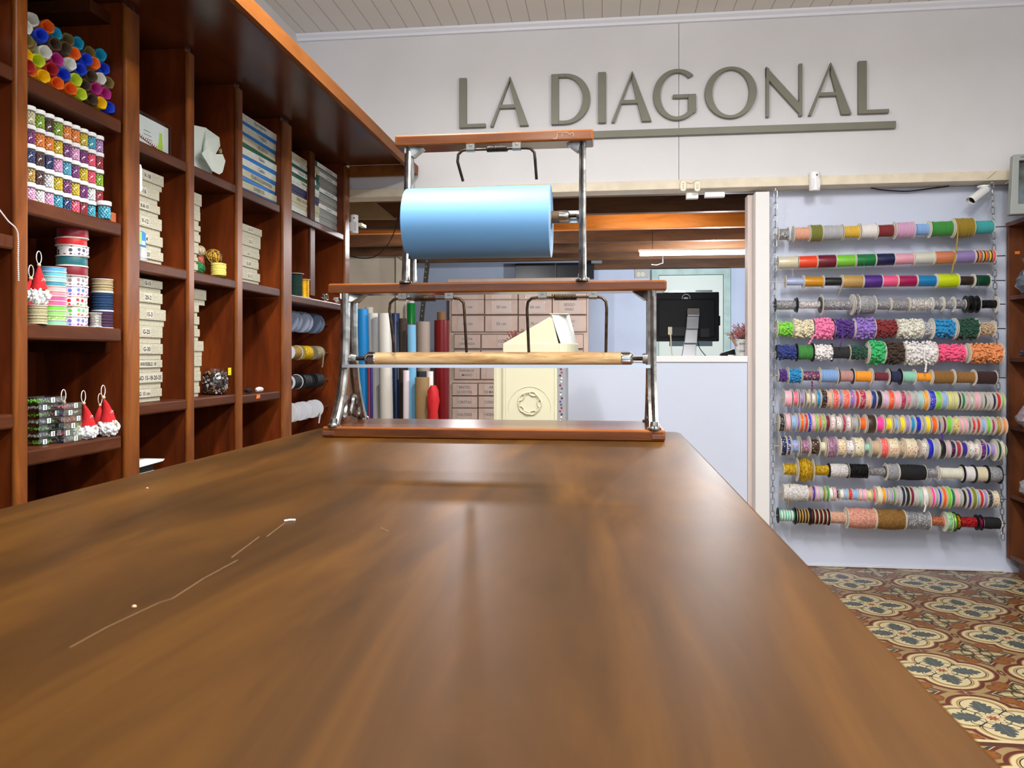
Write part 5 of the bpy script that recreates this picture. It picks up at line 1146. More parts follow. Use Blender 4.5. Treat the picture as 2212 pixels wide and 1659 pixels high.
    for i in range(34):
        d = Vector((rnd.uniform(-.6, 1), rnd.uniform(-1, 1), rnd.uniform(-.9, 1))).normalized(); u = d.orthogonal().normalized(); L = rnd.uniform(.014, .024)
        A = [c+d*(L*.5*(1-math.cos(q)))+u*(L*.36*math.sin(q)) for q in [2*PI*k/12 for k in range(12)]]; mb.tube([Vector((p.x, p.y, max(p.z, 1.4))) for p in A], .0018, 5, closed=True)
    mb.build('silver_loops', M('silver_loop', (176, 172, 160), .25, .85), t, smooth=True)
    mb = MB(); c = Vector((-1.425, P(726, -1.425), 1.407))
    for i in range(16): mb.tube([c+Vector((rnd.uniform(-.01, .01), rnd.uniform(-.03, .03), rnd.uniform(-.006, .024))) for k in range(4)], .0011, 5)
    mb.build('white_strings', M('pale_string', (206, 214, 206), .6), t)
    # fabric cones on the far left
    for i, (rgb, r0, r1, za, h) in enumerate((((34, 36, 40), .085, .06, 1.8125, .035), ((126, 132, 140), .075, .05, 1.8475, .032), ((200, 204, 200), .062, .036, 1.8795, .045), ((34, 38, 42), .045, .02, 1.9245, .035), ((190, 196, 150), .03, .012, 1.9595, .03))):
        pass
    t = thing('fabric_cone', (-1.487, 1.634, 1.8125), 'dark, grey and white layered fabric cone at the far left edge', 'fabric cone')
    z = 1.8125
    for rgb, r0, r1, h in (((30, 32, 38), .078, .070, .030), ((120, 124, 134), .072, .060, .026), ((204, 208, 204), .062, .050, .040), ((34, 40, 42), .050, .036, .034), ((186, 192, 150), .036, .016, .034)):
        MB().lathe([(r0, 0), (r0*1.01, .003), (r1, h-.0005), (.002, h-.0005)], (-1.487, 1.634, z), 'Z', 28).build('cloth_layer', M('cloth_%d_%d_%d' % rgb, rgb, .8), t, smooth=.5); z += h
    # bead chain
    P3 = [PX(-25, 425, -1.399), PX(0, 455, -1.399), PX(18, 478, -1.399), PX(33, 492, -1.397), PX(39, 510, -1.397), PX(39, 560, -1.397), PX(40, 606, -1.397)]
    pts = smoothpts(P3, 12); mb = MB(); out = [pts[0]]
    for p in pts:
        while (p-out[-1]).length > .0046: out.append(out[-1]+(p-out[-1]).normalized()*.0046)
    for p in out: mb.ball(p, .0021, 7, 5)
    tag(mb.build('bead_chain', M('pearl_white', (226, 216, 214), .3), smooth=True), 'string of tiny white beads hanging down the far left upright', 'bead string')
    # reels on pegs in the wide bay
    def reel(y_px, x, pyc, R, face, mid, label, wd=.022, rc=.03, k='c', px=None, metal=0):
        pc = PX(px, pyc, x); t = thing('trim_reel', (x, pc[1], pc[2]), label, 'reel', 'reels on pegs at the end of the shelving')
        for s in (0, wd): MB().lathe([(R, -.001), (R, .001), (.006, .001), (.006, -.001)], (x, pc[1]+s, pc[2]), 'Y', 30, close=True).build('disc', M('reel_%d_%d_%d' % face, face, .45), t, smooth=.5)
        n = 6; prof = []
        for i in range(n): a = .0012+(wd-.0024)*i/n; d = (wd-.0024)/n; prof += [(rc*.9, a), (rc, a+d*.5), (rc*.9, a+d*.98)]
        MB().lathe(prof, (x, pc[1], pc[2]), 'Y', 26).build('trim_winding', M('reeltrim_%d_%d_%d' % mid, mid, .45, metal, bump=1, bscale=120), t, smooth=.6)
    rows = [(697, .052, [((120, 130, 152), (110, 118, 140), .020), ((136, 146, 168), (150, 150, 156), .022), ((150, 158, 182), (160, 150, 150), .02), ((96, 110, 134), (176, 178, 182), .036)], 'grey-blue'),
            (762, .036, [((206, 210, 220), (206, 210, 220), .03), ((206, 210, 220), (150, 120, 60), .034), ((150, 130, 60), (200, 162, 20), .0355), ((120, 110, 90), (150, 138, 112), .036)], 'gold'),
            (823, .037, [((26, 26, 30), (24, 24, 28), .034), ((206, 208, 216), (20, 20, 24), .034), ((22, 22, 26), (24, 24, 28), .033), ((20, 20, 24), (18, 18, 22), .036)], 'black'),
            (886, .046, [((200, 200, 204), (220, 206, 140), .03), ((206, 206, 210), (206, 206, 210), .02), ((208, 210, 216), (190, 190, 196), .026), ((210, 212, 218), (200, 200, 204), .03)], 'white')]
    X = -1.60
    for py, R, fs, nmn in rows:
        z = PX(660, py, -1.5)[2]; y = 3.55
        rod = MB().cyl((-1.50, 3.385, z), (-1.50, 4.10, z), .004, n=10).build('peg_rod', STEEL); tag(rod, 'thin metal rod carrying the %s reels in the wide bay' % nmn, 'rod', 'reel rods in the wide bay')
        for i, (f, m_, rc) in enumerate(fs):
            y = (3.43, 3.56, 3.70, 3.86)[i]; t = thing('trim_reel', (-1.50, y, z), '%s reel of trim on the %s peg row, %s from the front' % (nmn, ['top', 'second', 'third', 'bottom'][rows.index((py, R, fs, nmn))], ORD[i]), 'reel', 'reels on pegs at the end of the shelving')
            wd = .10 if nmn in ('gold', 'black') else .05
            for s in (0, wd): MB().lathe([(R, -.001), (R, .001), (.0055, .001), (.0055, -.001)], (-1.50, y+s, z), 'Y', 32, close=True).build('disc', M('reel_%d_%d_%d' % f, f, .4), t, smooth=.5)
            n = max(6, int(wd/.006)); prof = []
            for j in range(n): a = .0012+(wd-.0024)*j/n; d = (wd-.0024)/n; prof += [(rc*.92, a), (rc, a+d*.5), (rc*.92, a+d*.98)]
            MB().lathe([(.0055, .0012)]+prof+[(.0055, wd-.0012)], (-1.50, y, z), 'Y', 26).build('trim_winding', M('reeltrim_%d_%d_%d' % m_, m_, .45, .5 if nmn == 'gold' else 0, bump=1, bscale=150), t, smooth=.6)
            if i == 3 and nmn in ('gold', 'white'):
                MB().tube(smoothpts([(-1.50+rc, y+wd*.6, z), (-1.50+rc+.003, y+wd*.6+.004, z-.03), (-1.50+rc-.002, y+wd*.6, z-.075)], 5), .004, 6).build('loose_end', _m['reeltrim_%d_%d_%d' % m_], t, smooth=True)
singles()

# ================================================================== SPOOL WALL
YR = 4.20
ROWS_Y = [(507, 490), (568, 553), (609, 606), (659, 657), (710, 710), (761, 763), (811, 816), (860, 867), (912, 920), (963, 972), (1013, 1025), (1063, 1078), (1113, 1130)]
SP = [
 # x0 x1 radius colour kind [flange radius, flange tone]
 '1680 1703 12 silver m 16 w;1713 1747 14 peach c 18 w;1748 1774 18 olive c 18 w;1775 1817 16 silver c 17 w;1819 1855 13 yellow c 18 w;1857 1892 15 white c 18 w;1894 1929 13 darkred c 14 w;1931 1972 17 lilac c 19 w;1973 2005 12 lightblue c 13 w;2006 2055 16 green c 19 w;2057 2099 21 mustard c 19 w;2101 2143 14 turquoise c 16 w',
 '1680 1721 13 cream s 15 w;1723 1763 13 orangered s 14 w;1764 1804 14 burgundy s 15 w;1805 1846 13 lime s 14 w;1847 1889 13 emerald s 15 w;1890 1930 13 navy s 14 w;1931 1972 12 pink s 13 w;1973 2015 13 ivory s 15 w;2016 2059 14 copper s 15 w;2060 2102 14 lavender s 15 w;2103 2146 13 multi k 15 w',
 '1696 1735 8 ice s 15 w;1736 1777 11 gold s 14 w;1778 1817 9 black s 14 w;1818 1862 14 tan s 15 w;1863 1903 14 purple s 15 w;1904 1937 12 hotpink s 14 w;1938 1978 12 magenta s 14 w;1979 2020 12 blue s 14 w;2021 2067 15 neon s 16 w;2068 2101 10 darkbrown s 15 w;2102 2135 12 darkgreen s 15 w',
 '1674 1718 10 silver m 15 b;1721 1771 8 white m 17 b;1773 1840 11 silver m 23 w;1842 1852 22 silver m 23 w;1853 1888 20 grey l 17 w;1890 1922 11 silver m 15 w;1923 1961 13 silver m 15 w;1962 2011 14 white m 16 w;2012 2034 11 silver m 16 w;2035 2059 10 silver m 17 w;2060 2084 10 grey m 11 w;2085 2096 13 black m 19 b;2098 2110 14 black s 19 b;2112 2151 9 black m 18 w',
 '1677 1711 15 lime p 20 w;1712 1754 19 cream p 21 w;1755 1799 21 bubble p 21 b;1800 1842 20 violet p 20 w;1843 1887 22 wisteria p 22 w;1887 1934 18 darkred p 18 w;1935 1989 20 ivory p 22 w;1991 2010 13 silver p 14 w;2011 2059 19 sky p 23 w;2062 2108 22 darkgreen p 23 w;2109 2145 13 beige p 18 w',
 '1677 1719 15 royal p 16 b;1720 1754 16 green c 20 b;1755 1797 16 white p 20 b;1798 1832 13 black c 14 b;1833 1872 14 darkgreen p 18 w;1873 1907 24 brightgreen p 23 w;1908 1949 23 brown p 22 w;1950 2018 24 white p 22 w;2019 2082 18 hotpink p 18 w;2089 2160 20 orange p 22 w',
 '1680 1700 13 violet p 14 w;1701 1729 14 sky p 19 w;1731 1769 10 purple f 16 w;1770 1808 14 lightblue c 19 w;1810 1841 12 rose c 17 b;1842 1880 12 amber c 18 w;1882 1918 9 burgundy c 18 w;1920 1944 12 navy c 18 b;1945 1974 12 mint c 17 w;1975 2010 9 amber c 15 w;2011 2057 14 bronze c 17 w;2058 2103 12 bronze c 18 w;2104 2149 14 chocolate c 16 w',
 '1692 1707 17 pink r;1710 1721 14 hotpink d;1724 1734 13 lavender r;1738 1747 12 cream r;1749 1758 12 white r;1760 1769 16 sky r;1770 1783 19 black f;1784 1793 17 peach r;1794 1807 21 salmon f;1808 1816 15 lavender r;1817 1830 20 coral f;1831 1842 18 wisteria f;1843 1851 18 red r;1852 1865 20 magenta f;1866 1876 18 peach r;1877 1888 19 royal r;1889 1900 19 black r;1901 1913 18 lilac d;1914 1926 20 orangered d;1927 1939 19 pink r;1940 1951 19 raspberry d;1953 1962 11 bubble r;1963 1976 19 grey d;1977 1988 18 teal r;1989 1999 20 amber d;2000 2014 22 cobalt d;2015 2027 20 lime d;2028 2040 19 lightblue d;2041 2053 20 pistachio r;2054 2062 19 pistachio r;2063 2069 18 black r;2070 2078 17 emerald r;2079 2088 12 lilac r;2089 2098 10 white r;2099 2109 19 pink r;2110 2117 17 grey r;2118 2125 15 black r;2126 2135 14 silver r;2136 2144 17 navy r;2145 2154 18 red r;2155 2163 14 lime r',
 '1680 1692 19 black d;1694 1704 18 pink r;1706 1717 16 lightblue r;1718 1724 14 wisteria r;1725 1733 18 brightorange f;1734 1741 19 red d;1742 1749 20 cobalt d;1750 1757 19 pink f;1758 1764 18 lime f;1765 1771 15 brightorange f;1772 1778 16 lime f;1779 1789 16 burgundy r;1790 1800 17 white f;1802 1814 15 white f;1815 1823 17 magenta d;1824 1833 17 white f;1835 1847 14 grey r;1852 1867 13 brightorange r;1869 1887 20 brown r;1888 1905 15 brightpink r;1908 1922 13 brightyellow r;1926 1936 12 lightblue r;1938 1949 16 brightyellow r;1950 1960 17 lavender r;1961 1971 16 sky r;1972 1984 17 cobalt r;1985 1992 9 cream r;1993 2003 18 brightyellow r;2006 2018 17 brightorange r;2019 2028 9 purple r;2030 2037 18 wine r;2038 2050 17 lime r;2051 2065 17 pistachio f;2066 2075 16 pink r;2076 2083 16 pink r;2084 2091 13 indigo r;2092 2101 15 red d;2102 2111 15 red r;2112 2123 15 lightblue d;2124 2133 17 lime r;2134 2143 14 magenta r;2144 2157 17 tan d;2158 2168 16 orange r',
 '1684 1696 20 navy d;1697 1705 18 royal d;1706 1723 13 lightblue f;1726 1746 14 lilac m;1747 1767 16 brown d;1768 1781 10 cream r;1783 1804 22 lilac m;1805 1822 17 cream f;1823 1840 15 white f;1841 1860 21 cream d;1862 1876 8 mint r;1877 1896 15 beige r;1897 1913 20 coral d;1914 1934 20 cream f;1935 1950 16 beige d;1951 1973 21 cream f;1974 1984 6 pink r;1985 1996 17 ivory f;1997 2009 22 cobalt r;2010 2022 20 grey r;2023 2036 21 black r;2038 2046 16 lilac r;2047 2058 17 navy f;2059 2070 16 crimson r;2071 2084 15 indigo r;2085 2097 16 white f;2098 2109 13 white f;2110 2122 20 violet f;2123 2132 13 cobalt r;2133 2145 12 lavender r;2146 2154 21 darkgreen r;2155 2161 19 cream f;2162 2169 11 emerald r',
 '1691 1719 12 goldleaf m 13 w;1720 1754 26 goldleaf m 14 w;1755 1789 11 goldleaf m 13 b;1790 1830 15 white l 16 b;1831 1873 15 black m 16 w;1875 1911 9 grey m 12 b;1912 1938 18 grey l 19 w;1939 1997 17 black l 16 w;1998 2024 10 silver m 12 w;2026 2076 12 ivory c 16 w;2078 2102 16 white c 20 b;2103 2129 16 cream c 19 b;2130 2159 17 grey l 20 b',
 '1690 1742 19 white l 18 w;1743 1750 13 rose r;1751 1758 16 purple r;1759 1766 16 lilac r;1767 1773 15 silver r;1774 1780 14 olive r;1781 1788 16 green r;1789 1796 13 white r;1797 1803 14 pink f;1804 1811 8 black d;1812 1820 10 white r;1821 1829 11 lightblue r;1830 1839 11 red d;1840 1851 11 lightblue r;1852 1859 12 pink d;1860 1870 12 pink d;1871 1880 10 pistachio d;1881 1889 12 salmon r;1890 1900 19 cream r;1901 1909 16 amber r;1910 1914 15 wisteria r;1915 1919 14 grey r;1920 1924 16 wisteria r;1925 1930 15 green r;1931 1940 18 grey r;1941 1949 21 navy r;1950 1959 20 black r;1960 1968 20 burgundy r;1969 1977 20 silver r;1978 1986 19 mint f;1987 1997 21 white r;1998 2004 20 beige r;2005 2012 22 brightpink r;2013 2020 20 grey r;2021 2027 19 cobalt r;2028 2037 22 brightorange r;2038 2047 23 lime r;2048 2056 19 emerald r;2057 2065 19 pink r;2066 2072 19 grey r;2073 2081 18 black r;2082 2090 21 indigo r;2091 2101 23 olive r;2102 2108 18 lightblue r;2109 2117 19 red r;2118 2126 18 lavender r;2127 2138 18 black d;2139 2151 17 cream f',
 '1680 1715 12 mint k 17 b;1717 1749 15 tan k 19 b;1750 1789 16 chocolate k 18 b;1790 1825 13 peach l 17 w;1827 1888 22 shell l 23 w;1889 1951 22 bronze l 20 w;1952 2005 19 silver m 21 w;2006 2038 10 copper m 11 w;2039 2052 21 palegreen l 22 w;2053 2061 19 lime s 21 b;2062 2070 14 amber m 17 b;2071 2107 11 red m 12 b;2109 2119 11 magenta m 17 b;2120 2159 13 black l 14 w']
NOUN = dict(c='cord', s='satin cord', m='metallic trim', l='lace trim', p='pompom trim', r='ribbon', d='dotted ribbon', f='patterned ribbon', k='striped cord')
FL = dict(w=M('spool_disc_ivory', (232, 227, 214), .5), b=M('spool_disc_black', (28, 28, 32), .45))
STR = {'multi': [(230, 220, 70), (60, 50, 60), (240, 150, 80), (230, 80, 90), (120, 120, 120)], 'mint': [(232, 236, 220), (110, 190, 170)], 'tan': [(196, 156, 80), (24, 20, 24)], 'chocolate': [(110, 30, 30), (30, 16, 20), (206, 190, 150)]}
TAILS = {(0, 10): (2056, 590), (1, 4): (1862, 607), (2, 3): (1802, 656), (4, 2): (1748, 742), (4, 3): (1815, 746), (5, 7): (1999, 802), (10, 0): (1702, 1096), (11, 30): (1996, 1106), (8, 29): (2034, 976), (2, 10): (2107, 638), (10, 8): (2008, 1042), (6, 2): (1752, 852)}
def spools():
    for r, row in enumerate(SP):
        yl, yr = ROWS_Y[r]; A = Vector(PY(1664, yl-(yr-yl)*12/474, YR)); B = Vector(PY(2172, yr+(yr-yl)*18/474, YR)); zr = lambda px: yl+(yr-yl)*(px-1676)/474
        rowname = ORD[r]
        rod = MB().cyl((A.x, YR, A.z), (min(B.x, 2.02), YR, B.z), .0028, n=10).build('hanging_rod', STEEL, smooth=True)
        tag(rod, 'thin metal rod, %s from the top, threaded through spools on the white wall' % rowname, 'rod', 'spool rods hanging between the two chains')
        items = [q.split() for q in row.split(';')]; cnt = {}
        D = (B-A).normalized()
        for i, it in enumerate(items):
            x0, x1, rad = float(it[0]), float(it[1]), float(it[2]); c, k = it[3], it[4]
            fr = float(it[5]) if len(it) > 5 else (20.5 if r in (7, 8) else 22.5 if r == 9 else rad+1.6)
            if r in (7, 8) and fr < rad+.6: fr = rad+.6
            if r == 9 and rad < 18 and (x1-x0) < 15: fr = 20
            if r == 9 and i > 20: fr = rad+3
            fk = it[6] if len(it) > 6 else 'w'
            p0 = Vector(PY(x0, zr(x0), YR)); p1 = Vector(PY(x1, zr(x1), YR)); d = DY((x0+x1)/2, YR)
            L = (p1-p0).length-.0006; R = rad*d/F_PX; Rf = max(fr*d/F_PX, R*1.01)
            cnt[c+k] = cnt.get(c+k, 0)+1
            # label: own look plus neighbours and the rod
            L_ = items[i-1] if i else None; R_ = items[i+1] if i+1 < len(items) else None
            me_ = '%s %s spool' % (nm(c), NOUN[k])
            tot = sum(1 for q in items if q[3] == c and q[4] == k)
            if tot == 1: lab = '%s on the %s rod from the top' % (me_, rowname)
            else: lab = '%s on %s rod from the top, %s such from the left' % (me_, rowname, ORD[cnt[c+k]-1])
            if tot == 1 and len(lab.split())+4 <= 16:
                if L_ and R_: lab += ', right of a %s one' % nm(L_[3])
                elif R_: lab += ', first at left'
                else: lab += ', last at the right'
            if len(lab.split()) > 16: lab = lab.replace(' from the top', '').replace(' one', '')
            if len(lab.split()) > 16: lab = lab.replace(' such', '').replace('the ', '')
            t = thing('%s_spool' % ('ribbon' if k in 'rdf' else 'cord' if k in 'csk' else 'trim'), tuple(p0), lab, 'spool', 'spools on the %s rod of the white wall' % rowname)
            w = t; org = p0; ax = tuple((p1-p0).normalized()); hole = .0045
            for s_ in (0, 1):
                a = 0 if s_ == 0 else L-.0014
                MB().lathe([(hole, a), (Rf, a), (Rf, a+.0014), (hole, a+.0014)], p0, ax, 24, close=True).build('flange', FL[fk], t, smooth=.5)
            a, b = .0014, L-.0014; mats = [cmat(c, k)]; mb = MB()
            if k in 'ckw' or (k == 'c'):
                n = max(3, int((b-a)/(.0052 if k == 'c' else .0065))); prof = [(hole, a)]; ms = [0]; nn = len(STR.get(c, [0]))
                rnd = random.Random(int(x0)+r)
                for j in range(n):
                    z = a+(b-a)*j/n; dz = (b-a)/n; q = R*(1+rnd.uniform(-.045, .03)); prof += [(q*.90, z), (q, z+dz*.3), (q, z+dz*.7), (q*.90, z+dz*.98)]; ms += [j % nn if k == 'k' else 0]*4
                prof.append((hole, b)); mb.lathe(prof, p0, ax, 22, close=True, mats=ms)
                if k == 'k': mats = [M('str_%d_%d_%d' % q, q, .6, bump=.2) for q in STR[c]]
            elif k in 's':
                n = 5; prof = [(hole, a), (R*.97, a), (R, a+(b-a)*.1), (R*1.0, a+(b-a)*.4), (R*1.015, a+(b-a)*.5), (R*.995, a+(b-a)*.62), (R, a+(b-a)*.9), (R*.97, b), (hole, b)]; mb.lathe(prof, p0, ax, 26, close=True)
            elif k in 'rdf':
                mb.lathe([(hole, a), (R*.995, a), (R, a+.0004), (R, b-.0004), (R*.995, b), (hole, b)], p0, ax, 26, close=True)
                if k == 'd': mats = [spots('dots_'+c, C[c], (238, 234, 230) if c not in ('cream', 'beige', 'tan') else (96, 70, 60), 210 if r != 9 else 90, .26)]
                if k == 'f': mats = [spots('print_'+c, C[c] if c not in ('purple',) else (86, 50, 96), (210, 60, 80) if c not in ('coral', 'salmon', 'magenta') else (240, 180, 170), 120, .34, .5, (70, 80, 130) if c in ('white', 'ivory', 'lightblue', 'navy') else (230, 190, 120))]
            elif k == 'p':
                rnd = random.Random(int(x0)*3+r); core = R*.80; mb.lathe([(hole, a), (core, a), (core, b), (hole, b)], p0, ax, 20, close=True)
                axv = Vector(ax); u = axv.orthogonal().normalized(); v = axv.cross(u); q = .0060 if rad > 14 else .0046
                n = int(2*PI*core*(b-a)/(q*q*3.0))
                for j in range(min(n, 330)):
                    an = rnd.uniform(0, 2*PI); rr = R*rnd.uniform(.84, 1.10)-q*.3; zz = rnd.uniform(a+q*.4, b-q*.4)
                    mb.ball(p0+axv*zz+u*(rr*math.cos(an))+v*(rr*math.sin(an)), q*rnd.uniform(.75, 1.15), 6, 4)
            else:
                rnd = random.Random(int(x0)*5+r); n = max(6, int((b-a)/.003)); m = 28; prof = []
                big = (r == 10 and i == 1)
                vs = []; axv = Vector(ax); u = axv.orthogonal().normalized(); v = axv.cross(u)
                amp = .10 if k == 'm' else .06
                for j in range(n+1):
                    z = a+(b-a)*j/n; base = R*(math.sqrt(max(1-((j/n-.5)*1.72)**2, .1)) if big else (1-.10*abs(j/n-.5)**2*4 if k == 'l' else 1))
                    for g in range(m):
                        an = 2*PI*g/m; q = base*(1+rnd.uniform(-amp, amp*.5)); vs.append(p0+axv*z+u*(q*math.cos(an))+v*(q*math.sin(an)))
                fs = [(j*m+g, j*m+(g+1) % m, (j+1)*m+(g+1) % m, (j+1)*m+g) for j in range(n) for g in range(m)]+[tuple(reversed(range(m))), tuple(range(n*m, n*m+m))]
                mb.add(vs, fs)
            mb.build({'p': 'pompom_winding', 'c': 'cord_winding', 'k': 'cord_winding', 's': 'cord_winding', 'm': 'metallic_winding', 'l': 'lace_winding'}.get(k, 'ribbon_winding'), mats, t, smooth=(.9 if k not in 'm' else False))
            if (r, i) in TAILS:
                tx, ty = TAILS[(r, i)]; e = Vector(PY(tx, ty, YR-R*1.0)); s0 = Vector(PY((x0+x1)/2, zr(x0), YR)); s0.y = YR-R*1.02; s0.x += (e.x-s0.x)*.6
                th = {0: .0035, 1: .0008, 2: .0008, 4: .003, 5: .004, 10: .0018, 11: .004, 8: .005, 6: .004}[r]
                pts = smoothpts([s0+Vector((0, 0, R*.3)), s0-Vector((0, 0, R*.6)), (s0+e)/2+Vector((.006, -.002, 0)), e], 6); tb = MB()
                if r in (8, 11):
                    for q0, q1 in zip(pts, pts[1:]): tb.add([q0-Vector((th, 0, 0)), q0+Vector((th, 0, 0)), q1+Vector((th, 0, 0)), q1-Vector((th, 0, 0)), q0+Vector((-th, .0006, 0)), q0+Vector((th, .0006, 0)), q1+Vector((th, .0006, 0)), q1+Vector((-th, .0006, 0))], [(0, 1, 2, 3), (7, 6, 5, 4), (0, 3, 7, 4), (1, 5, 6, 2), (0, 4, 5, 1), (3, 2, 6, 7)])
                else:
                    tb.tube(pts, th, 6)
                    if r in (4, 5, 6):
                        for q in pts[8::2]: tb.ball(q, .0058, 7, 5)
                tb.build('loose_end', mats[0], t, smooth=(r not in (8, 11)))
spools()
def chain(px0, py0, px1, py1, label):
    a = Vector(PY(px0, py0, YR-.004)); b = Vector(PY(px1, py1, YR-.004)); mb = MB(); L = (b-a).length; n = int(L/.0315); D = (b-a).normalized()
    for i in range(n):
        c = a+D*(L*(i+.5)/n); hl, hw = .0185, .0085; S = Vector((1, 0, 0)) if i % 2 == 0 else Vector((.25, 1, 0)).normalized()
        pts = [c+D*(hl-hw)+D*(hw*math.cos(q))+S*(hw*math.sin(q)) for q in [-PI/2+PI*k/6 for k in range(7)]]+[c-D*(hl-hw)-D*(hw*math.cos(q))+S*(hw*math.sin(-q)) for q in [-PI/2+PI*k/6 for k in range(7)]]
        mb.tube(pts, .0023, 6, closed=True)
    mb.cyl(a+Vector((0, 0, .0)), (a.x, a.y, 1.99), .0022, n=8)
    tag(mb.build('steel_chain', M('zinc_chain', (176, 178, 178), .35, .9), smooth=True), label, 'chain', 'chains carrying the spool rods')
chain(1675.5, 412, 1668.5, 1144, 'steel link chain at the left end of the spool rods')
chain(2142.5, 394, 2166.5, 1166, 'steel link chain at the right end of the spool rods, by the bookcase')

# ================================================================== RIGHT BOOKCASE AND TELEVISION
WB = wood('bookcase_wood', (70, 36, 20), (96, 52, 28), (116, 66, 36), .45, (8, 8, 1.6), .1)
def bookcase():
    t = thing('bookcase', (2.3, 3.3, 0), 'brown wooden bookcase against the right wall at the edge of view', 'bookcase')
    x0, x1, y0, y1 = 2.045, 2.56, 2.3, 4.285
    MB().box(x1-.015, x1, y0, y1, .1, 1.80).build('back_panel', WB, t)
    for y in (y1-.022, 3.2, y0): MB().box(x0, x1-.016, y, y+.022, .08, 1.779).build('side_panel', WB, t, bevel=.002)
    for z in (1.779, 1.403, 1.088, .742, .392, .085): MB().box(x0+(.004 if z < 1.7 else -.004), x1-.016, y0+(.0225 if z < 1.7 else -.004), y1-(.0225 if z < 1.7 else -.0), z, z+.022).build('shelf', WB, t, bevel=.002)
    MB().box(x0+.03, x1-.02, y0+.01, y1-.06, 0, .084).build('plinth', WB, t)
    p = PX(2180, 524, x0+.2); MB().box(2.075, 2.098, y1-.0232, y1-.0221, 1.638, 1.652).build('price_sticker', M('orange_sticker', (240, 120, 30), .6), t)
bookcase()
def bag(px, py, rx, rz_, rgb, label, x=2.16, a=.6):
    d = 0; y = 4.10; c = PY(px, py, y); mb = MB(); rnd = random.Random(int(px+py)); n, m = 14, 10; vs = []
    zb = {0: 1.425, 1: 1.110, 2: .764, 3: .414}[rx]
    h = rz_; X = c[0]+.03
    for i in range(m+1):
        k = i/m; w = .085*(math.sin(PI*min(k*1.15+.12, 1))**.6 if k < .8 else .35+.3*(k-.8)*4) 
        for g in range(n):
            q = 2*PI*g/n; e = 1+rnd.uniform(-.14, .14); vs.append((X+.02+w*.8*e*math.cos(q), y+w*e*.8*math.sin(q), zb+.002+h*k))
    fs = [(i*n+g, i*n+(g+1) % n, (i+1)*n+(g+1) % n, (i+1)*n+g) for i in range(m) for g in range(n)]+[tuple(reversed(range(n))), tuple(range(m*n, m*n+n))]
    t = thing('plastic_bag', (X, y, zb), label, 'bag', 'plastic bags on the right bookcase')
    mb.add(vs, fs).build('bag_film', M('bag_%d_%d_%d' % rgb, rgb, .22, 0, coat=.4, rgb2=tuple(int(v*.7) for v in rgb), vscale=14), t, smooth=.5)
    MB().tube([(X+.02, y, zb+h), (X+.0, y-.01, zb+h+.02), (X+.02, y-.01, zb+h+.035), (X+.035, y, zb+h+.02)], .004, 6).build('twisted_neck', M('pale_wrap', (200, 190, 190), .4), t, smooth=True)
bag(2205, 600, 0, .17, (92, 98, 112), 'grey plastic bag on the top shelf of the right bookcase')
bag(2212, 750, 1, .06, (40, 44, 70), 'dark blue bag barely seen on the second bookcase shelf')
bag(2207, 885, 2, .17, (150, 138, 150), 'clear bag with teal and lilac goods on the third bookcase shelf')
bag(2214, 1035, 3, .16, (170, 170, 176), 'pale translucent bag on the fourth bookcase shelf')
def tv():
    t = thing('television', (2.30, 4.06, 1.8025), 'old grey tube television standing on top of the right bookcase', 'television', rz=0)
    G = M('grey_tv_plastic', (150, 156, 152), .45); z0 = 1.803
    y = 4.04; xl = PY(2182, 468, y)[0]; zt = PY(2190, 334, y)[2]
    x1 = xl+.40; a = math.radians(-9); cx, cy = xl, y
    def R(p): return (cx+(p[0]-cx)*math.cos(a)-(p[1]-cy)*math.sin(a), cy+(p[0]-cx)*math.sin(a)+(p[1]-cy)*math.cos(a), p[2])
    mb = MB(); sl = .014
    mb.strip([(xl, z0), (x1, z0), (x1-sl, zt), (xl+sl, zt)], [(xl+.036, z0+.05), (x1-.036, z0+.05), (x1-.04, zt-.03), (xl+.04, zt-.03)], y, y+.05, closed=True)
    mb.v = [R(p) for p in mb.v]; mb.build('bezel', G, t, bevel=.004)
    mb = MB(); 
    vs = [(xl+.004, y+.05, z0), (x1-.004, y+.05, z0), (x1-sl-.004, y+.05, zt-.003), (xl+sl+.004, y+.05, zt-.003), (xl+.09, y+.22, z0+.03), (x1-.09, y+.22, z0+.03), (x1-.10, y+.22, zt-.05), (xl+.10, y+.22, zt-.05)]
    mb.add(vs, [(0, 3, 2, 1), (4, 5, 6, 7), (0, 1, 5, 4), (1, 2, 6, 5), (2, 3, 7, 6), (3, 0, 4, 7)]); mb.v = [R(p) for p in mb.v]; mb.build('rear_housing', G, t)
    mb = MB(); nx, nz = 10, 8; vs = []
    for i in range(nx+1):
        for j in range(nz+1):
            u, v = i/nx*2-1, j/nz*2-1; X = (xl+x1)/2+u*(.164 if True else 0); Z = (z0+.05+zt-.03)/2+v*((zt-z0-.08)/2); vs.append((X, y+.030-.014*(1-u*u*.6)*(1-v*v*.6), Z))
    mb.add(vs, [(i*(nz+1)+j, (i+1)*(nz+1)+j, (i+1)*(nz+1)+j+1, i*(nz+1)+j+1) for i in range(nx) for j in range(nz)]); mb.v = [R(p) for p in mb.v]
    mb.build('screen', M('crt_glass', (52, 60, 58), .08, rgb2=(84, 96, 92), vscale=18, coat=.6), t, smooth=True)
    mb = MB(); mb.text('AOC', (xl+.055, y-.0008, zt-.014), (1, 0, 0), (0, 0, 1), .008, None, .02); mb.v = [R(p) for p in mb.v]; mb.build('logo_print', M('tv_logo', (70, 74, 74), .5), t)
tv()

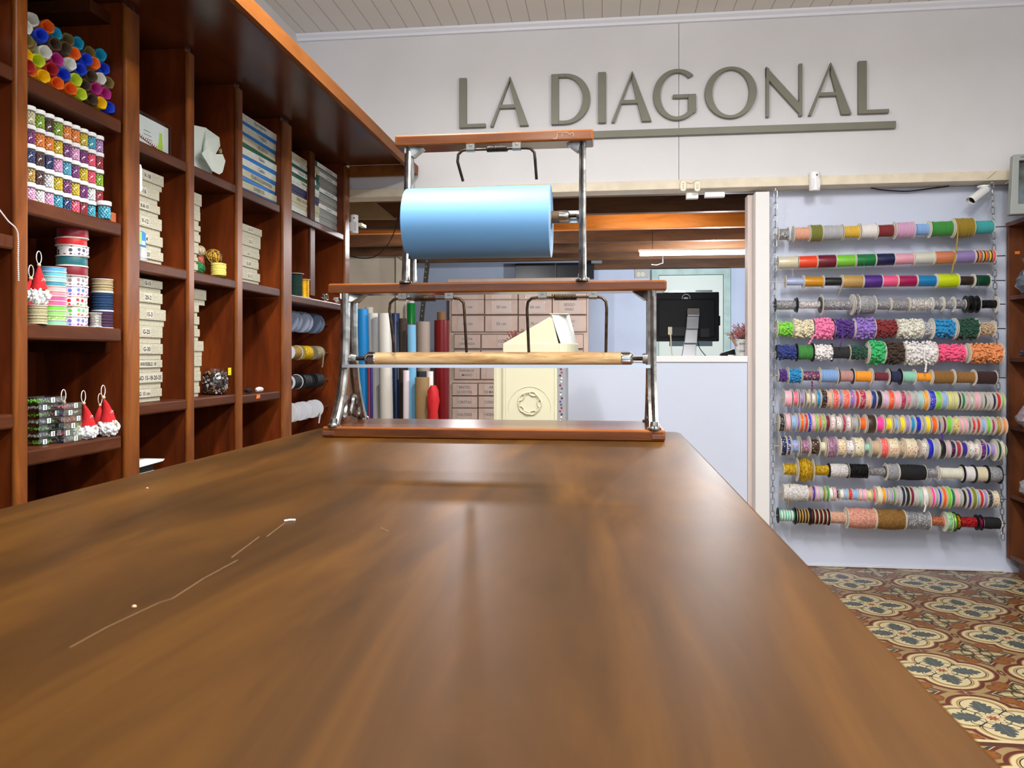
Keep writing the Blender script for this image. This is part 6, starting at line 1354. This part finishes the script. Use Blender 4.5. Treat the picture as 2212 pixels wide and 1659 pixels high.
# ================================================================== SMALL FITTINGS
def sensor(px, py0, py1, y, label, w=.055, x=None, tilt=0):
    a = PY(px, py1, y) if x is None else PX(px, py1, x); b = PY(px, py0, y) if x is None else PX(px, py0, x)
    cx, cy = (a[0], y) if x is None else (x, a[1]); z0, z1 = a[2], b[2]
    t = thing('motion_sensor', (cx, cy, z0), label, 'motion sensor')
    pts = [(cx+w/2*math.cos(q), cy-.028*abs(math.sin(q))**.8) for q in [PI*k/12 for k in range(13)]]
    MB().prism([(p[0], p[1]) for p in pts], z0, z1, 'XY').build('housing', WHITEP, t, smooth=.5, bevel=.004)
    MB().lathe([(.0045, 0), (.0035, .001)], (cx+.006, cy-.0285, z1-.02), (0, -1, 0), 12).build('indicator_window', M('dark_dot', (40, 40, 44), .3), t)
    MB().box(cx-w/2*.8, cx+w/2*.8, cy-.0275, cy-.0265, z0+.012, z0+.06).build('lens', M('sensor_lens', (226, 226, 230), .25), t, bevel=.0004)
    return t
s1 = sensor(1759, 372, 413, 4.185, 'white motion sensor on the cream beam above the spools')
t = sensor(766, 465, 505, 4.17, 'white motion sensor mounted at the end of the shelving', w=.045)
a = PY(776, 485, 4.17); MB().box(a[0]-.012, a[0]+.012, 4.171, 4.26, a[2]-.006, a[2]+.01).build('wall_bracket', IVORYP, t)
def cctv():
    b = PY(2123, 393, 4.25); t = thing('security_camera', (b[0], 4.25, b[2]), 'white bullet security camera hanging under the beam at right', 'security camera')
    x, y, z = b[0]-.003, 4.235, 1.984
    MB().lathe([(.030, 0), (.030, -.007), (.019, -.012), (.019, -.025), (.015, -.03)], (x, y, z), 'Z', 24).build('mount', WHITEP, t, smooth=.5)
    MB().tube([(x, y, z-.028), (x+.002, y, z-.04), (x-.004, y-.004, z-.055)], .012, 12).build('swivel_arm', WHITEP, t, smooth=True)
    P0 = Vector(PY(2128, 412, y-.01)); P1 = Vector(PY(2098, 434, y-.075)); d = (P1-P0).normalized(); L = (P1-P0).length
    MB().lathe([(.012, -.012), (.021, -.006), (.022, .0), (.022, L*.92), (.018, L*.92), (.018, L*.85), (.002, L*.85)], P0, tuple(d), 24).build('camera_body', WHITEP, t, smooth=.5)
    MB().lathe([(.0175, L*.86), (.012, L*.9), (.004, L*.91), (.0005, L*.91)], P0, tuple(d), 20).build('lens_face', BLACKP, t, smooth=.5)
    u = (Vector((0, 0, 1))-d*d.z).normalized(); v = d.cross(u); mb = MB(); vs = []
    for s in (-.005, L*1.08):
        for q in [PI*(-.05)+PI*1.1*k/12 for k in range(13)]: vs.append(P0+d*s+v*(.0245*math.cos(q))+u*(.0245*math.sin(q)))
    for s in (-.005, L*1.08):
        for q in [PI*(-.05)+PI*1.1*k/12 for k in range(13)]: vs.append(P0+d*s+v*(.0230*math.cos(q))+u*(.0230*math.sin(q)))
    fs = [(k, k+1, 13+k+1, 13+k) for k in range(12)]+[(26+k, 39+k, 39+k+1, 26+k+1) for k in range(12)]+[(k, 26+k, 26+k+1, k+1) for k in range(12)]+[(13+k, 13+k+1, 39+k+1, 39+k) for k in range(12)]+[(0, 13, 39, 26), (12, 38, 51, 25)]
    mb.add(vs, fs).build('sun_shield', WHITEP, t, smooth=.5)
cctv()
def cable(pts, r, mat, label, name='cable'):
    tag(MB().tube(smoothpts(pts, 8), r, 6).build(name, mat, smooth=True), label, 'cable')
cable([PY(2124, 391, 4.235), PY(2134, 383, 4.182), PY(2151, 369, 4.186)], .0022, IVORYP, 'white cable running from the security camera up over the beam')
cable([PY(2176, 369, 4.186), PY(2183, 380, 4.182), PY(2182, 390, 4.186), PY(2172, 397, 4.22)], .0022, IVORYP, 'short white cable looping over the beam beside the television')
cable([PY(1880, 405, 4.29), PY(1905, 410, 4.285), PY(1960, 413, 4.285), PY(2010, 407, 4.285), PY(2050, 402, 4.29)], .003, BLACKP, 'black cable sagging below the beam above the spools')
cable([PY(752, 552, 4.42), PY(785, 558, 4.45), PY(812, 553, 4.5), PY(835, 532, 4.56), PY(850, 505, 4.62), PY(862, 466, 4.655)], .003, BLACKP, 'black cable hanging in the opening left of the paper stand')
def switch(px, py, kind, label):
    p = PY(px, py, 4.19); t = thing('wall_socket' if kind == 0 else 'wall_switch', (p[0], 4.18, p[2]-.03), label, 'socket' if kind == 0 else 'switch')
    pts = [(p[0]+.017*math.cos(q)*(abs(math.cos(q))**-.3 if abs(math.cos(q)) > .1 else 1), p[2]+.028*math.sin(q)*(abs(math.sin(q))**-.2 if abs(math.sin(q)) > .1 else 1)) for q in [2*PI*k/24 for k in range(24)]]
    b = MB().prism(pts, 4.178, 4.1895).build('plate', IVORYP, t, smooth=.5, bevel=.002)
    if kind == 0:
        mb = MB()
        for dz in (-.011, 0, .011): mb.lathe([(.0026, 0), (.0020, .0008)], (p[0], 4.1779, p[2]+dz), (0, -1, 0), 10)
        mb.build('pin_holes', INK, t)
    else:
        MB().box(p[0]-.006, p[0]+.006, 4.1745, 4.178, p[2]-.012, p[2]+.012).build('rocker', M('rocker_cream', (206, 196, 164), .4), t, bevel=.001)
    mb = MB()
    for s in (-1, 1): mb.lathe([(.0016, 0), (.001, .0006)], (p[0]+s*.011, 4.1779, p[2]+s*.004), (0, -1, 0), 8)
    mb.build('screws', CAP, t)
switch(1475.5, 402.5, 0, 'small ivory three-pin socket on the beam below the seam')
switch(1506, 403, 1, 'small ivory switch on the beam right of the socket')
cable([PY(1470, 391, 4.184), PY(1482, 392, 4.180), PY(1493, 395, 4.180), PY(1505, 389, 4.182), PY(1512, 392, 4.184)], .0016, IVORYP, 'thin white wire looping between the ivory socket and switch')
for x0, x1, y0, y1, lab in ((1482, 1508, 418, 430, 'small white box stuck under the beam'), (1522, 1565, 415, 427, 'long white adapter box stuck under the beam')):
    a = PY(x0, y1, 4.24); b = PY(x1, y0, 4.24)
    tag(BX(a[0], b[0], 4.225, 4.26, a[2], 1.985).build('adapter_box', WHITEP, bevel=.002), lab+(', below the switch' if x0 < 1500 else ', right of the smaller one'), 'box')
# rear room fittings
def tube_light():
    a = PY(1382, 549, 6.3); b = PY(1640, 544, 6.3); t = thing('tube_lamp', ((a[0]+b[0])/2, 6.3, a[2]), 'glowing white fluorescent tube lamp in the rear room', 'lamp')
    z = (a[2]+b[2])/2
    MB().cyl((a[0], 6.3, z), (b[0]+.3, 6.3, z), .017, n=16).build('lit_tube', emit('lit_tube', (.86, .92, 1.0), 9), t, smooth=True)
    MB().box(a[0]-.01, b[0]+.31, 6.28, 6.32, z+.018, z+.034).build('batten', WHITEP, t, bevel=.002)
    p = PY(1432, 560, 6.3)
    MB().cyl((a[0]+.1, 6.3, z+.034), (a[0]+.1, 6.3, 2.081 if False else 2.235), .002, n=6).cyl((b[0]+.1, 6.3, z+.034), (b[0]+.1, 6.3, 2.235), .002, n=6).build('hanging_wire', IRON, t)
    MB().tube([(p[0], 6.31, z-.016), (p[0], 6.31, z-.075), (p[0]-.05, 6.31, z-.09), (p[0]-.09, 6.31, z-.085)], .004, 6).build('feed_cable', M('grey_cable', (96, 92, 88), .6), t, smooth=True)
tube_light()
def outlet():
    p = PY(1386, 592, 8.59); t = thing('wall_socket', (p[0], 8.585, p[2]-.05), 'grey double socket high on the rear wall beside the door', 'socket')
    MB().box(p[0]-.075, p[0]+.075, 8.588, 8.599, p[2]-.045, p[2]+.055).build('plate', M('grey_plate', (178, 178, 170), .5), t, bevel=.003)
    for s in (-.035, .012):
        o = MB().lathe([(.022, 0), (.022, .006)], (p[0]+s, 8.588, p[2]-.002), (0, -1, 0), 18).build('outlet', IVORYP, t, smooth=.5)
        mb = MB()
        for q in (-.008, .008): mb.box(p[0]+s+q-.0018, p[0]+s+q+.0018, 8.5808, 8.582, p[2]-.008, p[2]+.006)
        mb.build('slots', INK, o)
    p = PY(1288, 560, 8.48); tag(BX(p[0]-.055, p[0]+.06, 8.47, 8.498, p[2]-.045, p[2]+.045).build('junction_box', M('grey_green_box', (150, 154, 146), .6), bevel=.003), 'grey junction box on the rear beam near the hanging roll leg', 'junction box')
outlet()
def rear_bits():
    a = PY(1112, 605, 8.45); b = PY(1283, 566, 8.45)
    t = thing('dark_cupboard', ((a[0]+b[0])/2, 8.5, 1.95), 'black wall cupboard above the pink drawer cabinet', 'cupboard')
    m = (a[0]+b[0])/2+.02
    MB().box(a[0], m-.006, 8.48, 8.59, 1.95, b[2]).box(m+.006, b[0], 8.48, 8.59, 1.95, b[2]).build('door_panel', M('near_black_panel', (26, 26, 30), .3), t, bevel=.003)
    MB().box(m-.0055, m+.0055, 8.485, 8.59, 1.95, b[2]).build('centre_strip', M('dark_olive_strip', (70, 62, 40), .5), t)
    # perforated steel upright
    p = Vector(PY(907, 610, 7.3)); q = Vector(PY(923, 555, 7.3)); d = q-p; p2 = p-d*6.5
    mb = MB(); w_ = .022
    def quad(a_, b_, y0, y1): mb.add([(a_.x-w_, y0, a_.z), (a_.x+w_, y0, a_.z), (b_.x+w_, y0, b_.z), (b_.x-w_, y0, b_.z), (a_.x-w_, y1, a_.z), (a_.x+w_, y1, a_.z), (b_.x+w_, y1, b_.z), (b_.x-w_, y1, b_.z)], [(0, 1, 2, 3), (7, 6, 5, 4), (0, 4, 5, 1), (1, 5, 6, 2), (2, 6, 7, 3), (3, 7, 4, 0)])
    quad(Vector((p.x-.0, 0, 1.30)), q+d*.2, 7.295, 7.30)
    mb.mat(1)
    for i in range(14):
        c = p.lerp(q, i/13.0); c = Vector((p.x, 0, 1.30)).lerp(q, .05+.9*i/13); mb.box(c.x-.004, c.x+.004, 7.2935, 7.295, c.z-.006, c.z+.006)
    tag(mb.build('slotted_steel_bar', [M('dark_steel_bar', (60, 58, 54), .5, .6), M('slot_light', (150, 146, 138), .6)]), 'dark perforated steel bar leaning in the rear room left of the drawers', 'steel bar')
    # slanted stair underside and short beam at left of the opening
    P = lambda px, py: (PY(px, py, 4.75)[0], PY(px, py, 4.75)[2])
    MB_ = MB().prism([P(700, 425), P(797, 425), P(862, 478), P(700, 478)], 4.66, 4.70)
    o = MB_.build('trim_13', M('tan_painted_board', (146, 116, 74), .6, var=.1, vscale=6)); struct(o)
    P = lambda px, py: (PY(px, py, 4.9)[0], PY(px, py, 4.9)[2])
    struct(MB().prism([P(690, 476), P(884, 476), P(884, 499), P(690, 499)], 4.82, 4.88).build('trim_14', W_JO, bevel=.003))
    # old wiring on the pillar
    Y = 7.53; g = M('dusty_wire', (146, 136, 120), .8); mb = MB()
    for L in ([(770, 518), (800, 524), (840, 534), (856, 537)], [(815, 500), (840, 518), (858, 524), (866, 512)], [(856, 537), (866, 526), (872, 500)], [(852, 550), (838, 548), (838, 540), (852, 541)], [(852, 550), (872, 562)]):
        mb.tube([PY(a_, b_, Y) for a_, b_ in L], .006, 5)
    tag(mb.build('old_wiring', g, smooth=True), 'tangle of old painted wires on the pale rear wall at left', 'wiring')
rear_bits()
